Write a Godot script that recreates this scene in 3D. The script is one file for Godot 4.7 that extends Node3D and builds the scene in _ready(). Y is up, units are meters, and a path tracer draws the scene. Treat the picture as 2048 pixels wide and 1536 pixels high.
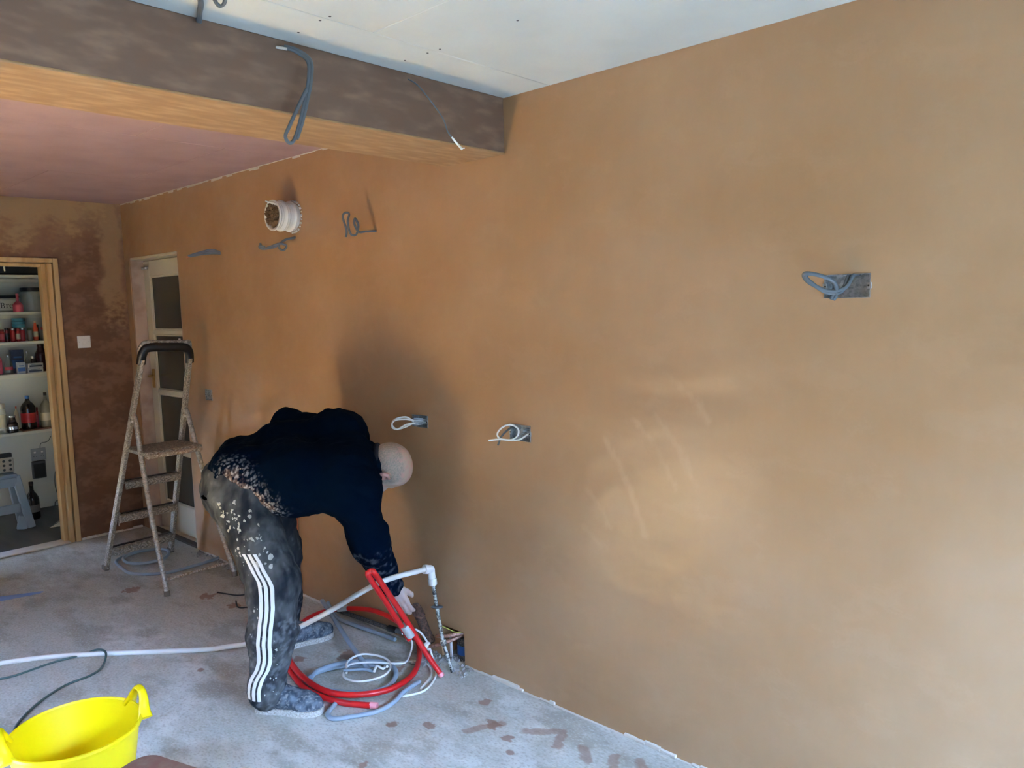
extends Node3D
# A freshly plastered room under renovation. Right wall is the plane x = 0, the room lies at x < 0,
# the pantry wall is at z = -5.925, the floor at y = 0.

var used := {}
var M := {}
var rng := RandomNumberGenerator.new()

func V(x: float, y: float, z: float) -> Vector3:
	return Vector3(x, y, z)

# ---------------------------------------------------------------- naming
func numbered(called: String) -> String:
	var n: int = used.get(called, 0)
	used[called] = n + 1
	return called if n == 0 else "%s_%03d" % [called, n]

func tag(o: Node, label := "", category := "", group := "", kind := "") -> Node:
	if label: o.set_meta("label", label)
	if category: o.set_meta("category", category)
	if group: o.set_meta("group", group)
	if kind: o.set_meta("kind", kind)
	return o

func thing(called: String, label: String, category: String, at := Vector3.ZERO, turn := 0.0, group := "") -> Node3D:
	var o := Node3D.new()
	o.name = numbered(called)
	add_child(o)
	o.position = at
	o.rotation.y = turn
	tag(o, label, category, group)
	return o

func structure(called: String, label := "") -> Node3D:
	var o := Node3D.new()
	o.name = called
	add_child(o)
	tag(o, label, "", "", "structure")
	return o

func mesh_node(called: String, mesh: Mesh, m: Material, parent: Node) -> MeshInstance3D:
	var o := MeshInstance3D.new()
	o.mesh = mesh
	o.material_override = m
	o.name = numbered(called) if parent == self else called
	parent.add_child(o, true)
	o.cast_shadow = GeometryInstance3D.SHADOW_CASTING_SETTING_ON
	return o

func part(called: String, st: SurfaceTool, m: Material, parent: Node) -> MeshInstance3D:
	st.generate_normals()
	return mesh_node(called, st.commit(), m, parent)

# ---------------------------------------------------------------- geometry
func mb() -> SurfaceTool:
	var st := SurfaceTool.new()
	st.begin(Mesh.PRIMITIVE_TRIANGLES)
	st.set_smooth_group(-1)
	return st

func tri(st: SurfaceTool, a: Vector3, b: Vector3, c: Vector3) -> void:
	st.add_vertex(a); st.add_vertex(b); st.add_vertex(c)

func quad(st: SurfaceTool, a: Vector3, b: Vector3, c: Vector3, d: Vector3) -> void:
	tri(st, a, b, c); tri(st, a, c, d)

func box(st: SurfaceTool, lo: Vector3, hi: Vector3, bevel := 0.0) -> void:
	oriented_box(st, Transform3D(Basis(), (lo + hi) / 2.0), (hi - lo).abs(), bevel)

func oriented_box(st: SurfaceTool, t: Transform3D, size: Vector3, bevel := 0.0) -> void:
	# chamfered box: every face inset by the bevel, edges and corners closed
	st.set_smooth_group(-1)
	var h := size / 2.0
	var b: float = min(bevel, min(h.x, min(h.y, h.z)) * 0.9)
	var face := func(n: int, s: float) -> Array:
		var u := (n + 1) % 3
		var w := (n + 2) % 3
		var r := []
		for k in [[-1, -1], [1, -1], [1, 1], [-1, 1]]:
			var p := Vector3.ZERO
			p[n] = s * h[n]
			p[u] = k[0] * (h[u] - b)
			p[w] = k[1] * (h[w] - b)
			r.append(t * p)
		return r
	var f := {}
	for n in 3:
		for s in [-1, 1]:
			var q: Array = face.call(n, s)
			f[[n, s]] = q
			if s > 0: quad(st, q[0], q[3], q[2], q[1])
			else: quad(st, q[0], q[1], q[2], q[3])
	if b <= 0.0: return
	var corner := func(n: int, s: Vector3) -> Vector3:
		var p := Vector3.ZERO
		for k in 3:
			p[k] = s[k] * (h[k] if k == n else h[k] - b)
		return t * p
	for n in 3:
		var u := (n + 1) % 3
		var w := (n + 2) % 3
		for su in [-1, 1]:
			for sw in [-1, 1]:
				var a := Vector3.ZERO; a[u] = su; a[w] = sw; a[n] = -1
				var c := a; c[n] = 1
				if su * sw > 0: quad(st, corner.call(u, a), corner.call(u, c), corner.call(w, c), corner.call(w, a))
				else: quad(st, corner.call(u, c), corner.call(u, a), corner.call(w, a), corner.call(w, c))
	for sx in [-1, 1]:
		for sy in [-1, 1]:
			for sz in [-1, 1]:
				var s := Vector3(sx, sy, sz)
				if sx * sy * sz > 0: tri(st, corner.call(0, s), corner.call(2, s), corner.call(1, s))
				else: tri(st, corner.call(0, s), corner.call(1, s), corner.call(2, s))

func bar(st: SurfaceTool, a: Vector3, b: Vector3, w: float, d: float, bevel := 0.003, side := Vector3.UP) -> void:
	# box section from a to b; "side" is the direction of d
	var z := (b - a).normalized()
	var x := side.cross(z)
	if x.length() < 0.01: x = Vector3.RIGHT.cross(z)
	x = x.normalized()
	var y := z.cross(x)
	oriented_box(st, Transform3D(Basis(x, y, z), (a + b) / 2.0), Vector3(w, d, a.distance_to(b)), bevel)

func smooth_path(pts: Array, sub: int) -> PackedVector3Array:
	var out := PackedVector3Array()
	var n := pts.size()
	for i in n - 1:
		var p0: Vector3 = pts[max(i - 1, 0)]
		var p1: Vector3 = pts[i]
		var p2: Vector3 = pts[i + 1]
		var p3: Vector3 = pts[min(i + 2, n - 1)]
		for k in sub:
			out.append(p1.cubic_interpolate(p2, p0, p3, float(k) / sub))
	out.append(pts[n - 1])
	return out

func tube(st: SurfaceTool, pts: Array, r, sides := 8, sub := 5, flat := 1.0, caps := true) -> void:
	# r is a radius or an array of radii, one for each point
	var path := smooth_path(pts, sub) if sub > 1 else PackedVector3Array(pts)
	var n := path.size()
	var rad := func(i: int) -> float:
		if r is Array:
			var f: float = float(i) / float(n - 1) * (r.size() - 1)
			var k: int = min(int(f), r.size() - 2)
			return lerpf(r[k], r[k + 1], f - k)
		return r
	var t0 := (path[1] - path[0]).normalized()
	var x := t0.cross(Vector3.UP if abs(t0.y) < 0.9 else Vector3.RIGHT).normalized()
	var rings := []
	for i in n:
		var t := (path[min(i + 1, n - 1)] - path[max(i - 1, 0)]).normalized()
		x = (x - t * x.dot(t)).normalized()
		var y := t.cross(x)
		var ring := PackedVector3Array()
		var rr: float = rad.call(i)
		for k in sides:
			var a := TAU * k / sides
			ring.append(path[i] + x * cos(a) * rr + y * sin(a) * rr * flat)
		rings.append(ring)
	st.set_smooth_group(0 if sides > 5 else -1)
	for i in n - 1:
		for k in sides:
			var k2 := (k + 1) % sides
			quad(st, rings[i][k], rings[i][k2], rings[i + 1][k2], rings[i + 1][k])
	if caps:
		st.set_smooth_group(-1)
		for k in range(1, sides - 1):
			tri(st, rings[0][0], rings[0][k + 1], rings[0][k])
			tri(st, rings[n - 1][0], rings[n - 1][k], rings[n - 1][k + 1])
	st.set_smooth_group(-1)

func lathe(st: SurfaceTool, at: Vector3, profile: Array, sides := 20, axis := Vector3.UP, smooth := true) -> void:
	# profile: [radius, height] pairs along the axis
	var y := axis.normalized()
	var x := y.cross(Vector3.FORWARD if abs(y.z) < 0.9 else Vector3.RIGHT).normalized()
	var z := x.cross(y)
	for i in profile.size() - 1:
		st.set_smooth_group(i if smooth else -1)
		for k in sides:
			var a := TAU * k / sides
			var b := TAU * (k + 1) / sides
			var d0 := x * cos(a) + z * sin(a)
			var d1 := x * cos(b) + z * sin(b)
			var p: Array = profile[i]
			var q: Array = profile[i + 1]
			quad(st, at + y * p[1] + d0 * p[0], at + y * p[1] + d1 * p[0], at + y * q[1] + d1 * q[0], at + y * q[1] + d0 * q[0])
	st.set_smooth_group(-1)

func slab(o: Vector3, da: Vector3, db: Vector3, dn: Vector3, sa: Array, sb: Array, thick: float, holes: Array, uvf: Callable) -> SurfaceTool:
	# a wall in the plane o + a * da + b * db, thickened along dn, with rectangular holes [a0, a1, b0, b1]
	var st := mb()
	var ca := [sa[0], sa[1]]
	var cb := [sb[0], sb[1]]
	for h in holes:
		for v in [h[0], h[1]]: if v > sa[0] and v < sa[1] and not ca.has(v): ca.append(v)
		for v in [h[2], h[3]]: if v > sb[0] and v < sb[1] and not cb.has(v): cb.append(v)
	ca.sort(); cb.sort()
	var solid := func(i: int, j: int) -> bool:
		if i < 0 or j < 0 or i >= ca.size() - 1 or j >= cb.size() - 1: return false
		var a: float = (ca[i] + ca[i + 1]) / 2.0
		var b: float = (cb[j] + cb[j + 1]) / 2.0
		for h in holes:
			if a > h[0] and a < h[1] and b > h[2] and b < h[3]: return false
		return true
	var pt := func(a: float, b: float, n: float) -> Vector3: return o + da * a + db * b + dn * n
	var put := func(list: Array) -> void:
		for k in [0, 1, 2, 0, 2, 3]:
			st.set_uv(uvf.call(list[k]))
			st.add_vertex(list[k])
	for i in ca.size() - 1:
		for j in cb.size() - 1:
			if not solid.call(i, j): continue
			var a0: float = ca[i]
			var a1: float = ca[i + 1]
			var b0: float = cb[j]
			var b1: float = cb[j + 1]
			put.call([pt.call(a0, b0, 0), pt.call(a0, b1, 0), pt.call(a1, b1, 0), pt.call(a1, b0, 0)])
			put.call([pt.call(a0, b0, thick), pt.call(a1, b0, thick), pt.call(a1, b1, thick), pt.call(a0, b1, thick)])
			if not solid.call(i - 1, j): put.call([pt.call(a0, b0, 0), pt.call(a0, b0, thick), pt.call(a0, b1, thick), pt.call(a0, b1, 0)])
			if not solid.call(i + 1, j): put.call([pt.call(a1, b0, 0), pt.call(a1, b1, 0), pt.call(a1, b1, thick), pt.call(a1, b0, thick)])
			if not solid.call(i, j - 1): put.call([pt.call(a0, b0, 0), pt.call(a1, b0, 0), pt.call(a1, b0, thick), pt.call(a0, b0, thick)])
			if not solid.call(i, j + 1): put.call([pt.call(a0, b1, 0), pt.call(a0, b1, thick), pt.call(a1, b1, thick), pt.call(a1, b1, 0)])
	return st

# ---------------------------------------------------------------- materials
func mat(c: Color, rough := 0.7, metal := 0.0) -> StandardMaterial3D:
	var m := StandardMaterial3D.new()
	m.albedo_color = c
	m.roughness = rough
	m.metallic = metal
	return m

func rgb(r: float, g: float, b: float) -> Color:
	return Color(r / 255.0, g / 255.0, b / 255.0)

func noise(seed_: int, freq: float, octaves := 4, type := FastNoiseLite.TYPE_SIMPLEX_SMOOTH) -> FastNoiseLite:
	var n := FastNoiseLite.new()
	n.seed = seed_
	n.frequency = freq
	n.noise_type = type
	n.fractal_octaves = octaves
	return n

func picture(w: int, h: int, f: Callable) -> ImageTexture:
	var data := PackedByteArray()
	data.resize(w * h * 3)
	var k := 0
	for y in h:
		for x in w:
			var c: Color = f.call(x, y)
			data[k] = clampi(int(c.r * 255.0), 0, 255)
			data[k + 1] = clampi(int(c.g * 255.0), 0, 255)
			data[k + 2] = clampi(int(c.b * 255.0), 0, 255)
			k += 3
	return ImageTexture.create_from_image(Image.create_from_data(w, h, false, Image.FORMAT_RGB8, data))

func tri_scale(m: StandardMaterial3D, s: float, world := true) -> StandardMaterial3D:
	m.uv1_triplanar = true
	m.uv1_world_triplanar = world
	m.uv1_scale = Vector3(s, s, s)
	return m

func mottled(base: Color, other: Color, seed_: int, freq: float, rough: float, size := 256, lo := -0.25, hi := 0.45, stretch := 1.0) -> StandardMaterial3D:
	var n := noise(seed_, freq, 5)
	var m := mat(Color.WHITE, rough)
	m.albedo_texture = picture(size, size, func(x, y):
		# wraps round the edges of the tile by crossfading
		var fx: float = float(x) / size
		var fy: float = float(y) / size
		var v: float = lerpf(lerpf(n.get_noise_2d(x, y * stretch), n.get_noise_2d(x - size, y * stretch), fx), lerpf(n.get_noise_2d(x, (y - size) * stretch), n.get_noise_2d(x - size, (y - size) * stretch), fx), fy)
		return base.lerp(other, smoothstep(lo, hi, v)))
	return m

func splatter(base: Color, spots: Array, seed_: int, rough: float, metal: float) -> StandardMaterial3D:
	# paint-spattered surface: hard-edged flecks of several colours over a base, in object space
	var n := noise(seed_, 0.045, 3)
	var n2 := noise(seed_ + 500, 0.07, 3)
	var n3 := noise(seed_ + 900, 0.03, 4)
	var size := 192
	var m := mat(Color.WHITE, rough, metal)
	m.albedo_texture = picture(size, size, func(x, y):
		var c := base
		var ax: float = TAU * x / size
		var ay: float = TAU * y / size
		var p := Vector3(cos(ax) * 30.0, sin(ax) * 30.0, cos(ay) * 30.0)
		var q: float = sin(ay) * 30.0
		c = c.lerp(spots[1], smoothstep(0.10, 0.2, n3.get_noise_3d(p.x + q, p.y, p.z - q)))
		c = c.lerp(spots[2], smoothstep(0.16, 0.22, n2.get_noise_3d(p.x, p.y + q, p.z)))
		c = c.lerp(spots[0], smoothstep(0.14, 0.2, n.get_noise_3d(p.x - q, p.y, p.z + q)))
		return c)
	return tri_scale(m, 9.0, false)

func near_line(p: Vector2, line: Array) -> float:
	var best := 9.0
	for i in line.size() - 1:
		best = min(best, p.distance_to(Geometry2D.get_closest_point_to_segment(p, line[i], line[i + 1])))
	return best

func make_materials() -> void:
	# fresh plaster of the long wall: 8.3 m x 2.45 m, u along z from -5.95, v down from y = 2.45
	var n1 := noise(3, 0.006, 5)
	var n2 := noise(8, 0.05, 3)
	var n3 := noise(21, 0.02, 4)
	n3.domain_warp_enabled = true
	n3.domain_warp_amplitude = 40.0
	var strokes := [
		[Vector2(-1.37, 1.364), Vector2(-1.257, 1.278), Vector2(-1.212, 1.215)],
		[Vector2(-1.623, 1.107), Vector2(-1.558, 1.022), Vector2(-1.495, 0.885), Vector2(-1.455, 0.784)],
		[Vector2(-1.492, 1.191), Vector2(-1.411, 1.111), Vector2(-1.353, 1.013), Vector2(-1.333, 0.973)],
		[Vector2(-1.411, 1.216), Vector2(-1.314, 1.104), Vector2(-1.257, 0.992)],
		[Vector2(-1.706, 0.909), Vector2(-1.638, 0.843), Vector2(-1.616, 0.791)],
		[Vector2(-1.732, 0.77), Vector2(-1.652, 0.708)]]
	var dry := rgb(196, 166, 134)
	var wet := rgb(166, 129, 90)
	var wet2 := rgb(174, 140, 103)
	var wall := mat(Color.WHITE, 0.37)
	wall.metallic_specular = 0.6
	var bump := PackedFloat32Array()
	var W := 2048
	var H := 604
	wall.albedo_texture = picture(W, H, func(x, y):
		var z: float = -5.95 + 8.3 * x / W
		var yy: float = 2.45 * (1.0 - float(y) / H)
		var c := wet.lerp(wet2, clampf(0.5 + 0.9 * n1.get_noise_2d(x, y), 0, 1))
		c = c.lerp(dry, 0.10 * smoothstep(0.1, 0.5, n3.get_noise_2d(x * 0.6, y)) + 0.03 * n2.get_noise_2d(x * 2.0, y * 0.5))
		if z > -1.95 and z < -1.05 and yy > 0.6 and yy < 1.5:
			var p := Vector2(z, yy)
			for s in strokes:
				var d := near_line(p, s)
				var k := 0.6 + 0.8 * n3.get_noise_2d(x * 0.4, y * 0.4 + 90.0)
				c = c.lerp(dry, 0.36 * k * (1.0 - smoothstep(0.001, 0.012 + 0.014 * k, d + 0.012 * n2.get_noise_2d(x * 3, y))))
		return c)
	var nrm := noise(31, 0.012, 4)
	var hgt := func(x: float, y: float) -> float: return 5.0 * nrm.get_noise_2d(x, y * 2.2) + 0.9 * n2.get_noise_2d(x, y)
	wall.normal_enabled = true
	var nd := PackedFloat32Array()
	for y in 302:
		for x in 1024:
			var h0: float = hgt.call(x, y)
			var n := Vector3(-(hgt.call(x + 1.0, y) - h0), hgt.call(x, y + 1.0) - h0, 4.0).normalized()
			nd.append_array(PackedFloat32Array([n.x * 0.5 + 0.5, n.y * 0.5 + 0.5, n.z * 0.5 + 0.5]))
	wall.normal_texture = ImageTexture.create_from_image(Image.create_from_data(1024, 302, false, Image.FORMAT_RGBF, nd.to_byte_array()))
	wall.normal_scale = 0.5
	M.wall = wall
	# pantry wall: patchy, partly dried, 1.2 m x 2.45 m
	var b1 := noise(5, 0.012, 5)
	var b2 := noise(9, 0.05, 4)
	var tan_ := rgb(163, 134, 96)
	var brown := rgb(112, 80, 58)
	var pale := rgb(132, 99, 76)
	var back := mat(Color.WHITE, 0.75)
	back.albedo_texture = picture(400, 816, func(x, y):
		var xx: float = -1.2 + 1.2 * x / 400.0
		var yy: float = 2.45 * (1.0 - y / 816.0)
		var v: float = b1.get_noise_2d(x, y * 1.4)
		var w: float = b2.get_noise_2d(x, y * 1.6)
		var c := brown.lerp(pale, smoothstep(-0.3, 0.4, v + 0.4 * w))
		var k: float = smoothstep(1.98, 2.3, yy - 0.12 * v * 2.0 - 0.1 * w - (0.12 if xx > -0.35 else 0.0) * smoothstep(-0.45, -0.2, xx))
		var e: float = (1.0 - smoothstep(0.05, 0.11, absf(xx + 0.09 + 0.05 * v))) * smoothstep(1.45, 1.75, yy + 0.2 * w)
		return c.lerp(tan_, clampf(max(k, e * 0.8), 0, 1)))
	M.back = back
	M.beam = tri_scale(mottled(rgb(114, 88, 70), rgb(140, 112, 90), 12, 0.018, 0.62, 512, -0.2, 0.65, 3.2), 0.6)
	var soffit := mottled(rgb(152, 118, 80), rgb(178, 145, 104), 15, 0.016, 0.6, 512, -0.3, 0.55, 4.0)
	M.soffit = tri_scale(soffit, 0.7)
	# concrete floor: x from -4.3 to 0.1, z from -7.3 to 2.4 on a 2048 x 4096-like sheet
	var f1 := noise(40, 0.004, 5)
	var f2 := noise(41, 0.035, 4)
	var f3 := noise(42, 0.011, 4)
	var speck := noise(43, 0.22, 2)
	var spots := []
	for q in [[-0.27, -1.98, .035], [-0.43, -2.16, .03], [-0.30, -1.87, .022], [-0.36, -1.80, .02], [-0.17, -2.12, .03], [-0.21, -2.62, .028], [-0.52, -2.28, .02], [-0.33, -3.9, .04], [-0.36, -4.15, .05], [-0.45, -3.05, .035], [-0.75, -2.15, .02], [-0.6, -4.6, .05], [-0.8, -3.3, .02], [-0.28, -2.9, .06]]:
		spots.append(q)
	var smears := [[Vector2(-0.36, -2.02), Vector2(-0.24, -1.96)], [Vector2(-0.22, -1.85), Vector2(-0.13, -1.74), Vector2(-0.22, -1.70)], [Vector2(-0.17, -1.62), Vector2(-0.22, -1.56)], [Vector2(-0.14, -1.50), Vector2(-0.2, -1.46)], [Vector2(-0.1, -1.42), Vector2(-0.16, -1.36)]]
	var grey := rgb(178, 178, 166)
	var lightg := rgb(200, 201, 192)
	var darkg := rgb(150, 146, 132)
	var mud := rgb(132, 98, 80)
	var fl := mat(Color.WHITE, 0.72)
	fl.albedo_texture = picture(1000, 1400, func(x, y):
		var p := Vector2(-2.5 + 2.6 * x / 1000.0, -6.6 + 6.0 * y / 1400.0)
		var c := grey.lerp(lightg, smoothstep(-0.1, 0.5, f1.get_noise_2d(x, y) + 0.3 * f2.get_noise_2d(x, y)))
		c = c.lerp(darkg, 0.7 * smoothstep(0.05, 0.5, f3.get_noise_2d(x, y * 0.8)) + 0.25 * smoothstep(0.2, 0.5, f2.get_noise_2d(x * 1.7, y * 1.7)))
		c = c.lerp(darkg if speck.get_noise_2d(x, y) < 0.0 else lightg, 0.5 * smoothstep(0.25, 0.5, absf(speck.get_noise_2d(x, y))))
		if p.x > -1.0:
			for s in spots:
				var d: float = Vector2(p.x - s[0], p.y - s[1]).length() / s[2]
				if d < 1.6: c = c.lerp(mud, 0.65 * (1.0 - smoothstep(0.75, 1.0, d + 0.8 * f2.get_noise_2d(x * 2, y * 2))))
			if p.y > -2.2:
				for s in smears:
					var d2 := near_line(p, s)
					if d2 < 0.05: c = c.lerp(mud, 0.5 * (1.0 - smoothstep(0.014, 0.024, d2 + 0.012 * f2.get_noise_2d(x * 2, y * 2))))
		return c)
	fl.normal_enabled = true
	var fn := NoiseTexture2D.new()
	fn.width = 512; fn.height = 512; fn.seamless = true; fn.as_normal_map = true; fn.bump_strength = 4.0
	fn.noise = noise(77, 0.03, 5)
	fl.normal_texture = fn
	fl.normal_scale = 0.4
	M.floor = fl
	M.white_board = tri_scale(mottled(rgb(194, 197, 187), rgb(187, 190, 181), 50, 0.012, 0.85), 0.8)
	M.pink_board = tri_scale(mottled(rgb(170, 141, 138), rgb(161, 132, 129), 51, 0.012, 0.85), 0.8)
	M.board_edge = mat(rgb(150, 140, 125), 0.9)
	M.screw = mat(rgb(60, 60, 58), 0.5, 0.4)
	M.skim = mat(rgb(205, 200, 188), 0.85)
	M.plain_wall = mat(rgb(116, 92, 70), 0.85)
	M.pine = tri_scale(mottled(rgb(205, 175, 125), rgb(178, 142, 92), 60, 0.02, 0.6, 256, -0.3, 0.4, 0.08), 1.5)
	M.pantry_wall = mat(rgb(196, 202, 196), 0.8)
	M.shelf = mat(rgb(206, 208, 196), 0.6)
	M.door_paint = mat(rgb(200, 194, 172), 0.5)
	M.reveal = tri_scale(mottled(rgb(186, 164, 146), rgb(168, 142, 124), 61, 0.02, 0.8), 1.0)
	var g := mat(Color(0.24, 0.26, 0.23, 0.9), 0.25)
	g.transparency = BaseMaterial3D.TRANSPARENCY_ALPHA
	M.door_glass = g
	var cg := mat(Color(0.8, 0.86, 0.84, 0.28), 0.05)
	cg.transparency = BaseMaterial3D.TRANSPARENCY_ALPHA
	M.clear = cg
	M.frame_dark = mat(rgb(60, 62, 64), 0.4)
	M.light_block = mat(rgb(84, 78, 66), 0.95)  # dark tone shared by the added light-blocking walls outside
	M.patio = mat(rgb(70, 72, 60), 0.95)  # outside ground darkened so that less light bounces indoors
	M.pantry_floor = tri_scale(mottled(rgb(98, 100, 100), rgb(78, 80, 82), 63, 0.02, 0.5, 256, -0.3, 0.4, 0.1), 1.0)
	M.steel = mat(rgb(176, 180, 182), 0.32, 0.85)
	M.galv = tri_scale(mottled(rgb(190, 196, 198), rgb(140, 148, 150), 64, 0.04, 0.35), 6.0)
	M.galv.metallic = 0.75
	M.cable_grey = mat(rgb(92, 100, 104), 0.5)
	M.cable_white = mat(rgb(222, 224, 218), 0.45)
	M.cable_dark = mat(rgb(48, 56, 58), 0.5)
	M.copper = mat(rgb(196, 118, 82), 0.35, 0.8)
	M.black = mat(rgb(18, 19, 21), 0.4)
	M.white = mat(rgb(228, 228, 222), 0.45)
	M.red = mat(rgb(206, 32, 34), 0.32)
	M.tape = mat(rgb(178, 190, 190), 0.35, 0.3)
	M.yellow = mat(rgb(250, 226, 4), 0.42)
	M.threshold = mat(rgb(62, 58, 52), 0.9)
	M.brass = mat(rgb(170, 140, 80), 0.4, 0.8)
	M.duct = mat(rgb(214, 214, 206), 0.55)
	M.wool = tri_scale(mottled(rgb(120, 96, 66), rgb(72, 54, 36), 70, 0.06, 0.95, 128), 12.0)
	M.ladder = splatter(rgb(138, 138, 130), [rgb(190, 186, 174), rgb(102, 98, 90), rgb(156, 142, 122)], 80, 0.5, 0.35)
	M.ladder_bright = splatter(rgb(168, 172, 168), [rgb(204, 202, 192), rgb(124, 122, 114), rgb(160, 148, 130)], 81, 0.42, 0.45)
	M.ladder_dry = splatter(rgb(164, 152, 136), [rgb(206, 200, 188), rgb(120, 108, 94), rgb(150, 124, 100)], 82, 0.85, 0.0)
	M.ladder_foot = mat(rgb(120, 112, 100), 0.8)
	M.black_plastic = mat(rgb(20, 21, 22), 0.35)
	M.old_black = splatter(rgb(46, 46, 46), [rgb(80, 82, 84), rgb(30, 30, 30), rgb(120, 112, 104)], 84, 0.6, 0.0)
	M.blue = mat(rgb(14, 82, 160), 0.4)
	M.flaky = splatter(rgb(196, 200, 188), [rgb(40, 42, 40), rgb(30, 32, 32), rgb(150, 150, 138)], 85, 0.5, 0.1)
	M.old_copper = splatter(rgb(172, 128, 108), [rgb(104, 84, 74), rgb(196, 160, 142), rgb(130, 92, 76)], 86, 0.45, 0.35)
	M.rust = splatter(rgb(104, 76, 62), [rgb(56, 48, 44), rgb(140, 104, 84), rgb(80, 64, 56)], 87, 0.85, 0.1)
	M.earth = mat(rgb(170, 170, 70), 0.5)
	M.hose_grey = mottled(rgb(136, 154, 168), rgb(152, 166, 174), 88, 0.03, 0.5, 64)
	M.hose_grey = tri_scale(M.hose_grey, 6.0)
	M.rubble = mottled(rgb(170, 172, 170), rgb(130, 124, 116), 89, 0.05, 0.9, 64)
	M.rubble = tri_scale(M.rubble, 8.0)
	M.pink = mat(rgb(232, 150, 156), 0.5)
	M.floor_cable = mat(rgb(72, 96, 92), 0.5)
	M.blue_tape = mat(rgb(128, 158, 206), 0.6)
	var ct := mat(Color.WHITE, 0.9)
	ct.vertex_color_use_as_albedo = true
	M.cloth_t = ct
	ct.metallic_specular = 0.25
	var cs := ct.duplicate()
	cs.roughness = 1.0
	cs.metallic_specular = 0.15
	M.cloth_s = cs
	M.cloth_plain = mat(rgb(9, 16, 32), 1.0)
	M.fleck = mat(rgb(178, 180, 172), 0.8)
	M.stripe = mat(rgb(226, 230, 228), 0.85)
	M.shoe = ct.duplicate()
	M.sole = splatter(rgb(206, 206, 198), [rgb(180, 176, 166), rgb(190, 188, 180), rgb(150, 142, 130)], 95, 0.8, 0.0)
	M.laces = mat(rgb(110, 124, 136), 0.9)
	var sk := mat(Color.WHITE, 0.55)
	sk.vertex_color_use_as_albedo = true
	sk.subsurf_scatter_enabled = true
	sk.subsurf_scatter_strength = 0.15
	M.skin = sk
	M.board_brown = tri_scale(mottled(rgb(122, 86, 74), rgb(134, 118, 100), 90, 0.02, 0.6), 3.0)

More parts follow.
